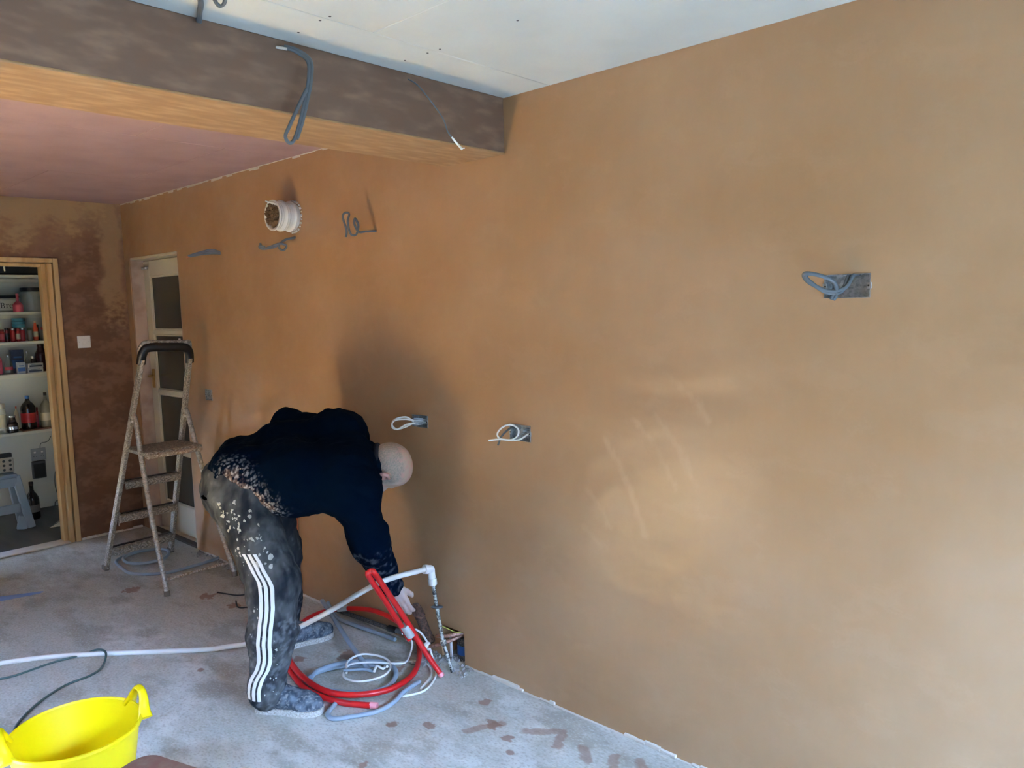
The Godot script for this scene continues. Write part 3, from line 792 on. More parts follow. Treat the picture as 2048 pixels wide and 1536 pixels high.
# ---------------------------------------------------------------- stepladder
func build_ladder() -> void:
	var t := thing("step_ladder", "paint-spattered aluminium stepladder with black top rail", "ladder", V(-0.33, 0, -4.75))
	var o := t.position
	var al := V(-0.567, 0.0, -5.10)
	var ar := V(-0.143, 0.0, -5.135)
	var tl := V(-0.445, 1.345, -4.60)
	var tr := V(-0.165, 1.335, -4.60)
	var st: SurfaceTool
	for s in [[al, tl], [ar, tr]]:
		st = mb(); bar(st, s[0] - o, s[1] - o, 0.022, 0.045, 0.003, V(0, 0, 1)); part("stile", st, M.ladder, t)
		st = mb(); oriented_box(st, Transform3D(Basis(), s[0] - o + V(0, 0.016, 0)), V(0.03, 0.032, 0.055), 0.004); part("foot", st, M.ladder_foot, t)
	# top rail: black moulded hoop with a pale tray edge
	var hl := tl - o
	var hr := tr - o
	var up := V(0.01, 0.075, 0.015)
	st = mb(); tube(st, [hl - V(0.004, 0.03, 0.01), hl + V(0.004, 0.03, 0.008), hl + V(0.035, 0.062, 0.016), hl.lerp(hr, 0.5) + V(0, 0.066, 0.018), hr + V(-0.035, 0.062, 0.016), hr + V(-0.004, 0.03, 0.008), hr - V(-0.004, 0.03, 0.01)], 0.021, 8, 5, 1.3); part("handrail", st, M.black_plastic, t)
	st = mb(); tube(st, [hl + V(-0.008, 0.05, -0.01), hl + V(0.012, 0.088, 0.005), hl + V(0.05, 0.094, 0.008), hr + V(-0.05, 0.096, 0.008), hr + V(0.0, 0.094, 0.005), hr + V(0.008, 0.06, 0.0)], 0.013, 6, 4); part("top_tray", st, M.ladder, t)
	st = mb(); tube(st, [hr + V(-0.055, 0.095, 0.0), hr + V(-0.052, 0.118, 0.0)], [0.010, 0.006], 8, 1); part("paint_lump", st, M.skim, t)
	# support legs, bent over at the hinge
	var jl := al.lerp(tl, 0.74) - o
	var jr := ar.lerp(tr, 0.74) - o
	for s in [[jl, V(-0.506, 0, -4.334) - o, 1.0], [jr, V(-0.095, 0, -4.337) - o, 1.0]]:
		var j: Vector3 = s[0]
		var f: Vector3 = s[1]
		st = mb(); tube(st, [j + V(0.0, -0.03, 0.012), j + V(0, 0.012, 0.02), j + V(0.0, -0.02, 0.055), j.lerp(f, 0.25) + V(0, 0.0, 0.02), j.lerp(f, 0.5), j.lerp(f, 0.75), f + V(0, 0.02, 0)], 0.0155, 8, 4); part("support_leg", st, M.ladder_bright, t)
		st = mb(); tube(st, [f + V(0, 0.0, 0.0), f + V(0, 0.03, -0.004)], 0.018, 8, 1); part("foot", st, M.ladder_foot, t)
		st = mb(); lathe(st, j + V(0.0, -0.01, 0.012), [[0.0, -0.02], [0.012, -0.02], [0.012, 0.02], [0.0, 0.02]], 10, Vector3.RIGHT); part("hinge", st, M.ladder, t)
	st = mb(); tube(st, [V(-0.50, 0.085, -4.365) - o, V(-0.10, 0.085, -4.368) - o], 0.009, 8, 1); part("cross_bar", st, M.ladder_dry, t)
	# platform and treads
	var sl := func(y: float) -> Vector3: return al.lerp(tl, y / 1.345) - o
	var sr := func(y: float) -> Vector3: return ar.lerp(tr, y / 1.345) - o
	var pl: Vector3 = sl.call(0.80)
	var pr: Vector3 = sr.call(0.80)
	st = mb(); box(st, V(pl.x + 0.002, 0.778, pl.z - 0.03), V(pr.x + 0.004, 0.805, pl.z + 0.27), 0.006); part("platform", st, M.ladder, t)
	st = mb(); box(st, V(pl.x + 0.005, 0.765, pl.z + 0.255), V(pr.x, 0.792, pl.z + 0.285), 0.008); part("platform_edge", st, M.ladder_dry, t)
	for y in [0.585, 0.365, 0.145]:
		var l: Vector3 = sl.call(y)
		var r: Vector3 = sr.call(y)
		st = mb()
		bar(st, l + V(0.008, 0.0, 0.01), r + V(-0.008, 0.0, 0.01), 0.085, 0.012, 0.003, V(0, 1, 0))
		bar(st, l + V(0.008, -0.018, 0.05), r + V(-0.008, -0.018, 0.05), 0.01, 0.042, 0.003, V(0, 1, 0))
		var tread := part("tread", st, M.ladder, t)
		st = mb(); bar(st, l + V(0.01, 0.007, -0.005), r + V(-0.01, 0.007, -0.005), 0.03, 0.004, 0.001, V(0, 1, 0)); part("grip_strip", st, M.black_plastic, tread)
	for k in 2:
		var sx := -1.0 if k == 0 else 1.0
		var a: Vector3 = (sl if k == 0 else sr).call(0.33)
		st = mb(); bar(st, a + V(-sx * 0.02, -0.03, 0.012), a + V(-sx * 0.02, 0.06, 0.045), 0.004, 0.02, 0.001, V(0, 0, 1)); part("brace", st, M.ladder, t)

# ---------------------------------------------------------------- pipes at the wall
func build_pipework() -> void:
	var st: SurfaceTool
	var t: Node3D
	# recess in the foot of the wall with sleeved pipes
	t = thing("sleeved_pipe", "upright black pipe with blue tape band in the wall recess", "pipe", V(0.058, 0, -2.458))
	st = mb(); tube(st, [V(0, 0, 0), V(0, 0.108, 0)], 0.042, 16, 1); part("pipe", st, M.old_black, t)
	st = mb(); tube(st, [V(0, 0.028, 0), V(0, 0.072, 0)], 0.0432, 16, 1); tag(part("tape_band", st, M.blue, t), "bright blue tape band")
	st = mb(); box(st, V(-0.05, 0.005, -0.058), V(-0.044, 0.11, -0.044), 0.001); tag(part("spacer", st, M.white, t), "white upright strip beside the pipe")
	st = mb(); box(st, V(0.112, 0.0, -2.62), V(0.145, 0.17, -2.38)); tag(part("trim_4", st, M.old_black, self), "dark back of the pipe recess", "", "", "structure")
	t = thing("standpipe", "thin upright pipe flaked black and white by the wall", "pipe", V(-0.08, 0, -2.404))
	var o := t.position
	st = mb(); tube(st, [V(-0.080, 0.0, -2.404) - o, V(-0.075, 0.125, -2.466) - o, V(-0.075, 0.21, -2.486) - o, V(-0.075, 0.293, -2.504) - o, V(-0.075, 0.385, -2.522) - o], 0.0085, 10, 4); part("pipe", st, M.flaky, t)
	st = mb(); lathe(st, V(-0.075, 0.272, -2.499) - o, [[0.009, -0.002], [0.026, -0.001], [0.028, 0.003], [0.022, 0.006], [0.009, 0.007]], 18, V(0.15, 1, -0.1)); part("washer", st, M.cable_grey, t)
	st = mb(); lathe(st, V(-0.075, 0.118, -2.464) - o, [[0.009, -0.012], [0.014, -0.01], [0.014, 0.01], [0.009, 0.012]], 10, V(0, 1, -0.3)); part("joint", st, M.flaky, t)
	# white flexible pipe with elbow
	t = thing("white_pipe", "long white plastic pipe arching from the standpipe elbow across the floor", "pipe", V(-0.075, 0.40, -2.52))
	o = t.position
	var wp := [V(-0.100, 0.447, -2.512), V(-0.130, 0.457, -2.513), V(-0.180, 0.462, -2.509), V(-0.270, 0.472, -2.504), V(-0.350, 0.474, -2.504), V(-0.400, 0.449, -2.542), V(-0.420, 0.399, -2.623), V(-0.41, 0.33, -2.74), V(-0.435, 0.255, -2.86), V(-0.475, 0.165, -3.015), V(-0.539, 0.11, -3.136), V(-0.589, 0.07, -3.233), V(-0.647, 0.035, -3.364), V(-0.716, 0.012, -3.477), V(-1.045, 0.012, -3.808), V(-1.212, 0.012, -3.96), V(-1.388, 0.012, -4.069), V(-1.73, 0.012, -4.228), V(-2.2, 0.012, -4.4)]
	var w0 := []
	for p in wp: w0.append(p - o)
	st = mb(); tube(st, w0, 0.0115, 10, 8); part("pipe", st, M.cable_white, t)
	st = mb(); tube(st, [V(-0.075, 0.368, -2.518) - o, V(-0.075, 0.41, -2.526) - o, V(-0.077, 0.438, -2.526) - o, V(-0.092, 0.450, -2.516) - o, V(-0.118, 0.455, -2.514) - o], 0.0165, 12, 5)
	var el := part("elbow", st, M.white, t)
	for a in [[V(-0.075, 0.372, -2.519), V(-0.075, 0.398, -2.524)], [V(-0.108, 0.452, -2.513), V(-0.126, 0.457, -2.516)]]:
		st = mb(); tube(st, [a[0] - o, a[1] - o], 0.0205, 12, 1); part("collar", st, M.white, el)
	# copper tails out of the recess
	t = thing("copper_pipe", "upper copper pipe bent out of the wall recess", "pipe", V(0.0, 0.15, -2.43), 0.0, "copper tails in the wall recess")
	o = t.position
	st = mb(); tube(st, [V(0.07, 0.136, -2.424) - o, V(0.02, 0.141, -2.426) - o, V(-0.01, 0.142, -2.44) - o, V(-0.05, 0.138, -2.47) - o, V(-0.065, 0.13, -2.52) - o], 0.0085, 10, 5); part("pipe", st, M.old_copper, t)
	t = thing("copper_pipe", "lower copper pipe with elbow reaching to the white valve cap", "pipe", V(0.0, 0.12, -2.42), 0.0, "copper tails in the wall recess")
	o = t.position
	st = mb(); tube(st, [V(0.06, 0.121, -2.450) - o, V(0.01, 0.122, -2.448) - o, V(-0.02, 0.118, -2.455) - o, V(-0.07, 0.10, -2.49) - o, V(-0.085, 0.075, -2.56) - o], 0.0085, 10, 5); part("pipe", st, M.old_copper, t)
	st = mb(); lathe(st, V(-0.088, 0.072, -2.565) - o, [[0.0, -0.012], [0.018, -0.012], [0.024, -0.004], [0.024, 0.006], [0.018, 0.014], [0.0, 0.014]], 16, V(-0.2, 0.3, -0.9)); tag(part("valve_cap", st, M.white, t), "round white cap")
	# rusty fitting that the man works on
	t = thing("rusty_fitting", "stout rusty pipe fitting at the wall under the man's hand", "pipe fitting", V(-0.05, 0.1, -2.64))
	o = t.position
	st = mb(); tube(st, [V(-0.04, 0.215, -2.70) - o, V(-0.045, 0.19, -2.665) - o, V(-0.05, 0.12, -2.61) - o, V(-0.055, 0.075, -2.575) - o], 0.022, 12, 4); part("pipe", st, M.rust, t)
	for f in [[V(-0.04, 0.205, -2.685), V(-0.045, 0.18, -2.655), 0.029], [V(-0.05, 0.10, -2.595), V(-0.055, 0.08, -2.58), 0.027]]:
		st = mb(); tube(st, [f[0] - o, f[1] - o], f[2], 6, 1); part("nut", st, M.rust, t)
	# brass wire twist
	cable("earth_wire", "thin green-yellow earth wire by the standpipe", [V(-0.07, 0.19, -2.478), V(-0.05, 0.175, -2.455), V(-0.02, 0.155, -2.435), V(0.02, 0.15, -2.42)], 0.0018, M.earth)
	# copper riser behind the man
	cable("copper_riser", "upright copper pipe against the wall behind the man's thigh", [V(-0.018, 0.0, -3.735), V(-0.018, 0.2, -3.73), V(-0.018, 0.46, -3.725)], 0.0085, M.copper, "", 1.0, "pipe")
	# pipes lying along the wall foot
	t = thing("floor_pipe", "grey pipe with black coupling lying along the wall foot", "pipe", V(-0.045, 0.02, -3.1))
	o = t.position
	st = mb(); tube(st, [V(-0.052, 0.03, -3.432) - o, V(-0.04, 0.035, -3.223) - o, V(-0.04, 0.045, -3.003) - o, V(-0.04, 0.052, -2.88) - o], 0.011, 8, 3); part("pipe", st, M.old_black, t)
	st = mb(); tube(st, [V(-0.04, 0.052, -2.90) - o, V(-0.04, 0.056, -2.84) - o], 0.016, 8, 1); part("coupling", st, M.black, t)
	st = mb(); tube(st, [V(-0.04, 0.055, -2.85) - o, V(-0.042, 0.06, -2.75) - o, V(-0.045, 0.055, -2.66) - o], 0.0125, 10, 3); part("tail", st, M.cable_grey, t)
	cable("grey_pipe", "pale grey plastic pipe bowed along the wall foot", [V(-0.055, 0.06, -3.40), V(-0.075, 0.014, -3.30), V(-0.078, 0.014, -3.16), V(-0.066, 0.014, -3.02), V(-0.056, 0.014, -2.92), V(-0.06, 0.020, -2.83)], 0.010, M.hose_grey, "", 1.0, "pipe")
	# rubble in front of the recess
	st = mb()
	rng.seed = 77
	for k in 130:
		var z := rng.randf_range(-2.62, -2.33)
		var x: float = -abs(rng.randfn(0.0, 0.055)) + 0.06 * (1.0 if z < -2.41 and z > -2.55 else 0.0)
		var r := rng.randf_range(0.004, 0.013)
		lump(st, V(x - 0.005, r * 0.6, z), r, k)
	tag(part("rubble", st, M.rubble, self), "broken grey plaster rubble at the pipe recess", "rubble", "", "stuff")
	# crumbs along the far wall foot near the ladder
	st = mb()
	for k in 70:
		var z2 := rng.randf_range(-5.0, -4.2)
		lump(st, V(-0.012 - abs(rng.randfn(0.0, 0.03)), 0.004, z2), rng.randf_range(0.004, 0.011), k)
	tag(part("rubble", st, M.rubble, self), "plaster crumbs at the wall foot behind the ladder", "rubble", "", "stuff")

# ---------------------------------------------------------------- coils, tub, board
func build_floor_things() -> void:
	var st: SurfaceTool
	var t: Node3D
	t = thing("red_hose", "red plastic pipe coiled on the floor by the man's feet", "pipe", V(-0.35, 0, -2.8))
	var o := t.position
	var rc := [V(-0.493, 0.013, -2.423), V(-0.566, 0.013, -2.552), V(-0.598, 0.014, -2.722), V(-0.567, 0.016, -2.908), V(-0.51, 0.018, -3.061), V(-0.421, 0.03, -3.18), V(-0.32, 0.045, -3.27), V(-0.215, 0.05, -3.32), V(-0.12, 0.06, -3.30), V(-0.06, 0.082, -3.19), V(-0.04, 0.110, -3.007), V(-0.04, 0.104, -2.831), V(-0.045, 0.071, -2.71), V(-0.06, 0.030, -2.65), V(-0.205, 0.02, -2.51), V(-0.354, 0.022, -2.463), V(-0.478, 0.028, -2.503), V(-0.561, 0.034, -2.595), V(-0.585, 0.040, -2.72), V(-0.560, 0.042, -2.89), V(-0.512, 0.045, -3.03), V(-0.45, 0.06, -3.13)]
	var r0 := []
	for p in rc: r0.append(p - o)
	st = mb(); tube(st, r0, 0.0125, 10, 7); part("pipe", st, M.red, t)
	st = mb(); tube(st, [V(-0.485, 0.013, -2.411) - o, V(-0.500, 0.013, -2.437) - o], 0.0138, 10, 1); tag(part("end_cap", st, M.pink, t), "pink cut end")
	st = mb(); tube(st, [V(-0.09, 0.070, -3.255) - o, V(-0.065, 0.081, -3.205) - o], 0.0138, 10, 1); tag(part("tape_wrap", st, M.tape, t), "silver tape wrap")
	t = thing("red_pipe_rod", "doubled red pipe leaning over the coil with silver tape", "pipe", V(-0.158, 0, -2.386))
	o = t.position
	var d := V(-0.014, 0.004, -0.016)
	st = mb(); tube(st, [V(-0.150, 0.014, -2.395) - o, V(-0.195, 0.125, -2.449) - o, V(-0.255, 0.265, -2.485) - o, V(-0.359, 0.420, -2.462) - o, V(-0.457, 0.550, -2.425) - o, V(-0.469, 0.565, -2.428) - o, V(-0.480, 0.560, -2.434) - o, V(-0.477, 0.541, -2.438) - o, V(-0.366, 0.390, -2.482) - o, V(-0.268, 0.240, -2.506) - o, V(-0.240, 0.180, -2.494) - o], 0.0118, 10, 6); part("pipe", st, M.red, t)
	st = mb(); tube(st, [V(-0.262, 0.252, -2.500) - o, V(-0.236, 0.200, -2.488) - o], 0.026, 12, 1, 0.8); tag(part("tape_wrap", st, M.tape, t), "silver tape wrap")
	st = mb(); tube(st, [V(-0.150, 0.0137, -2.395) - o, V(-0.1555, 0.028, -2.402) - o], 0.0132, 10, 1); tag(part("end_cap", st, M.pink, t), "pink cut end")
	# grey pipe coils
	cable("grey_bar", "straight grey flat conduit lying across the coils", [V(-0.115, 0.10, -3.36), V(-0.17, 0.075, -3.18), V(-0.25, 0.055, -2.95), V(-0.32, 0.045, -2.74), V(-0.352, 0.04, -2.64)], 0.012, M.hose_grey, "", 0.6, "conduit")
	cable("grey_hose", "wide loop of flat grey hose inside the red coil", [V(-0.26, 0.012, -2.70), V(-0.30, 0.012, -2.735), V(-0.38, 0.012, -2.815), V(-0.488, 0.012, -2.85), V(-0.562, 0.012, -2.825), V(-0.575, 0.014, -2.76), V(-0.545, 0.014, -2.67), V(-0.480, 0.014, -2.565), V(-0.415, 0.014, -2.51), V(-0.33, 0.014, -2.515), V(-0.255, 0.02, -2.585), V(-0.26, 0.03, -2.68), V(-0.36, 0.032, -2.79), V(-0.48, 0.032, -2.825), V(-0.55, 0.034, -2.79)], 0.012, M.hose_grey, "", 0.8, "hose")
	cable("grey_hose", "grey hose curving in front of the red coil", [V(-0.585, 0.011, -2.56), V(-0.645, 0.011, -2.52), V(-0.655, 0.011, -2.47), V(-0.60, 0.011, -2.43), V(-0.518, 0.011, -2.385), V(-0.43, 0.011, -2.385), V(-0.36, 0.011, -2.415), V(-0.30, 0.011, -2.43), V(-0.24, 0.011, -2.44)], 0.011, M.hose_grey, "", 0.8, "hose")
	cable("white_cable", "thin white cable coiled in the middle of the red coil", [V(-0.10, 0.10, -2.72), V(-0.095, 0.07, -2.66), V(-0.13, 0.02, -2.64), V(-0.205, 0.035, -2.585), V(-0.268, 0.050, -2.605), V(-0.326, 0.055, -2.673), V(-0.397, 0.055, -2.722), V(-0.466, 0.05, -2.668), V(-0.47, 0.05, -2.605), V(-0.433, 0.05, -2.555), V(-0.351, 0.05, -2.535), V(-0.275, 0.05, -2.59), V(-0.25, 0.05, -2.68), V(-0.306, 0.06, -2.755), V(-0.39, 0.06, -2.745), V(-0.455, 0.06, -2.66)], 0.0048, M.cable_white)
	cable("white_cable", "thin white cable looping out to the right of the red coil", [V(-0.15, 0.13, -2.66), V(-0.11, 0.15, -2.605), V(-0.076, 0.09, -2.575), V(-0.072, 0.02, -2.545), V(-0.150, 0.006, -2.435), V(-0.271, 0.006, -2.37), V(-0.366, 0.008, -2.40)], 0.0048, M.cable_white)
	cable("white_cable", "thin white cable lying under the rod towards the recess", [V(-0.22, 0.006, -2.66), V(-0.16, 0.006, -2.64), V(-0.107, 0.006, -2.558), V(-0.16, 0.006, -2.455), V(-0.27, 0.006, -2.395)], 0.0045, M.cable_white)
	t = thing("white_cable_tie", "crumpled white cable end tied at the end of the grey conduit", "cable", V(-0.36, 0.05, -2.60))
	st = mb(); tube(st, [V(0.0, 0.0, 0.0), V(-0.03, 0.012, -0.03), V(-0.07, 0.018, -0.05), V(-0.10, 0.02, -0.075)], 0.009, 8, 4, 0.6); part("flat_end", st, M.hose_grey, t)
	st = mb(); tube(st, [V(-0.01, 0.01, 0.02), V(0.02, 0.016, 0.0), V(0.03, 0.01, 0.03), V(0.05, 0.014, 0.02), V(0.04, 0.02, 0.045)], 0.006, 6, 4); part("knot", st, M.cable_white, t)
	# grey coil under the ladder
	cable("grey_hose", "grey hose coil lying under the stepladder", [V(-0.009, 0.010, -4.72), V(-0.133, 0.010, -4.70), V(-0.359, 0.010, -4.711), V(-0.49, 0.010, -4.85), V(-0.50, 0.010, -5.00), V(-0.465, 0.012, -5.20), V(-0.32, 0.014, -5.27), V(-0.19, 0.014, -5.22), V(-0.17, 0.016, -5.10), V(-0.26, 0.018, -4.97), V(-0.38, 0.022, -4.97), V(-0.45, 0.026, -5.05), V(-0.43, 0.03, -5.17), V(-0.32, 0.03, -5.22)], 0.010, M.hose_grey, "", 1.0, "hose")
	# dark cables
	cable("floor_cable", "thin dark green cable looping under the white pipe to the tub", [V(-1.493, 0.006, -3.948), V(-1.427, 0.006, -3.905), V(-1.354, 0.006, -3.89), V(-1.22, 0.006, -3.90), V(-1.10, 0.012, -3.865), V(-1.05, 0.03, -3.825), V(-1.035, 0.028, -3.76), V(-1.085, 0.008, -3.667), V(-1.151, 0.006, -3.624), V(-1.256, 0.006, -3.61), V(-1.372, 0.006, -3.539), V(-1.473, 0.006, -3.431), V(-1.529, 0.006, -3.332), V(-1.60, 0.006, -3.22), V(-1.69, 0.006, -3.05), V(-1.78, 0.006, -2.9)], 0.005, M.floor_cable)
	cable("black_cable", "short black cable on the floor behind the man's heel", [V(-0.30, 0.005, -4.15), V(-0.247, 0.005, -4.015), V(-0.19, 0.012, -3.95), V(-0.20, 0.005, -3.87), V(-0.27, 0.005, -3.80), V(-0.33, 0.005, -3.84), V(-0.30, 0.008, -3.93)], 0.004, M.cable_dark)
	st = mb(); quad(st, V(-1.141, 0.0014, -5.10), V(-0.945, 0.0014, -4.993), V(-0.973, 0.0014, -4.966), V(-1.163, 0.0014, -5.009)); box(st, V(-1.16, 0.0004, -5.06), V(-1.1, 0.0012, -5.03))
	tag(part("tape_strip", st, M.blue_tape, self), "strip of pale blue tape on the floor at the left", "tape")
	# yellow flexible tub
	t = thing("yellow_tub", "bright yellow flexible builder's tub with loop handles", "tub", V(-1.504, 0, -2.63))
	st = mb()
	var prof := [[0.0, 0.0], [0.140, 0.0], [0.148, 0.006], [0.158, 0.09], [0.172, 0.19], [0.185, 0.272], [0.192, 0.274], [0.195, 0.284], [0.194, 0.292], [0.189, 0.293], [0.186, 0.287], [0.168, 0.19], [0.153, 0.09], [0.142, 0.012], [0.0, 0.010]]
	lathe(st, Vector3.ZERO, prof, 48)
	part("body", st, M.yellow, t)
	for a in [-0.05, -0.2 + PI]:
		var c := V(cos(a), 0, -sin(a))
		var s := V(sin(a), 0, cos(a))
		st = mb(); tube(st, [c * 0.187 + s * 0.075 + V(0, 0.275, 0), c * 0.190 + s * 0.058 + V(0, 0.296, 0), c * 0.197 + s * 0.042 + V(0, 0.325, 0), c * 0.200 + s * 0.018 + V(0, 0.345, 0), c * 0.200 - s * 0.018 + V(0, 0.345, 0), c * 0.197 - s * 0.042 + V(0, 0.325, 0), c * 0.190 - s * 0.058 + V(0, 0.296, 0), c * 0.187 - s * 0.075 + V(0, 0.275, 0)], [0.024, 0.019, 0.014, 0.0125, 0.0125, 0.014, 0.019, 0.024], 10, 5, 0.6); part("handle", st, M.yellow, t)
	# brown board on a low trestle at the bottom edge
	t = thing("work_board", "brown stained board with rounded corner beside the yellow tub", "board", V(-1.58, 0, -1.9))
	st = mb()
	var poly := PackedVector2Array()
	for k in 9:
		var aa := PI + PI * 0.5 * k / 8.0
		poly.append(Vector2(0.045 + 0.045 * cos(aa), 0.045 + 0.045 * sin(aa)))
	poly.append_array(PackedVector2Array([Vector2(0.62, 0.0), Vector2(0.62, 0.3), Vector2(0.0, 0.3)]))
	var ori := V(-1.558, 0.47, -1.938) - t.position
	var ux := V(0.30, 0, 0.954)
	var uz := V(-0.954, 0, 0.30)
	var top := []
	var bot := []
	for q in poly:
		top.append(ori + ux * q.x + uz * (q.y - 0.02) + V(0, 0.03, 0))
		bot.append(ori + ux * q.x + uz * (q.y - 0.02))
	for k in range(1, poly.size() - 1):
		tri(st, top[0], top[k], top[k + 1]); tri(st, bot[0], bot[k + 1], bot[k])
	for k in poly.size():
		var k2 := (k + 1) % poly.size()
		quad(st, top[k], bot[k], bot[k2], top[k2])
	part("board", st, M.board_brown, t)
	for q in [Vector2(0.08, 0.06), Vector2(0.08, 0.24), Vector2(0.55, 0.06), Vector2(0.55, 0.24)]:
		var b: Vector3 = ori + ux * q.x + uz * (q.y - 0.02)
		st = mb(); bar(st, V(b.x, 0, b.z), b, 0.04, 0.04, 0.003, ux); part("leg", st, M.board_brown, t)

# ---------------------------------------------------------------- pantry
func jar(called: String, label: String, category: String, at: Vector3, r: float, h: float, body: Material, lid: Material, band: Material = null, group := "") -> Node3D:
	var t := thing(called, label, category, at, 0.0, group)
	var st := mb()
	lathe(st, Vector3.ZERO, [[0.0, 0.0], [r * 0.92, 0.0], [r, h * 0.05], [r, h * 0.74], [r * 0.86, h * 0.82], [r * 0.84, h * 0.86], [0.0, h * 0.86]], 16)
	part("body", st, body, t)
	st = mb(); lathe(st, Vector3.ZERO, [[r * 0.9, h * 0.84], [r * 0.92, h * 0.86], [r * 0.92, h * 0.985], [r * 0.86, h], [0.0, h]], 16)
	part("lid", st, lid, t)
	if band:
		st = mb(); lathe(st, Vector3.ZERO, [[r * 1.005, h * 0.18], [r * 1.015, h * 0.2], [r * 1.015, h * 0.6], [r * 1.005, h * 0.62]], 16)
		part("paper_label", st, band, t)
	return t

func bottle(called: String, label: String, at: Vector3, r: float, h: float, body: Material, cap: Material, band: Material = null, shoulder := 0.62, neck := 0.3, group := "") -> Node3D:
	var t := thing(called, label, "bottle", at, 0.0, group)
	var st := mb()
	var s := shoulder
	lathe(st, Vector3.ZERO, [[0.0, 0.0], [r * 0.85, 0.0], [r * 0.98, h * 0.03], [r, h * 0.08], [r, h * s], [r * 0.93, h * (s + 0.06)], [r * 0.7, h * (s + 0.14)], [r * (neck + 0.08), h * (s + 0.22)], [r * neck, h * (s + 0.27)], [r * neck, h * 0.93], [0.0, h * 0.93]], 18)
	part("body", st, body, t)
	st = mb(); lathe(st, Vector3.ZERO, [[r * neck * 1.12, h * 0.91], [r * neck * 1.15, h * 0.99], [r * neck, h], [0.0, h]], 12)
	part("cap", st, cap, t)
	if band:
		st = mb(); lathe(st, Vector3.ZERO, [[r * 1.004, h * 0.2], [r * 1.012, h * 0.21], [r * 1.012, h * (s - 0.14)], [r * 1.004, h * (s - 0.13)]], 18)
		part("paper_label", st, band, t)
	return t

func carton(called: String, label: String, at: Vector3, size: Vector3, m: Material, band: Material = null, turn := 0.0, group := "") -> Node3D:
	var t := thing(called, label, "box", at, turn, group)
	var st := mb(); box(st, V(-size.x / 2, 0, -size.z / 2), V(size.x / 2, size.y, size.z / 2), 0.002); part("body", st, m, t)
	if band:
		st = mb(); box(st, V(-size.x * 0.42, size.y * 0.2, size.z / 2), V(size.x * 0.42, size.y * 0.55, size.z / 2 + 0.0008)); part("printed_panel", st, band, t)
		st = mb(); box(st, V(-size.x * 0.3, size.y * 0.65, size.z / 2), V(size.x * 0.3, size.y * 0.72, size.z / 2 + 0.0008)); part("printed_panel", st, band, t)
	return t

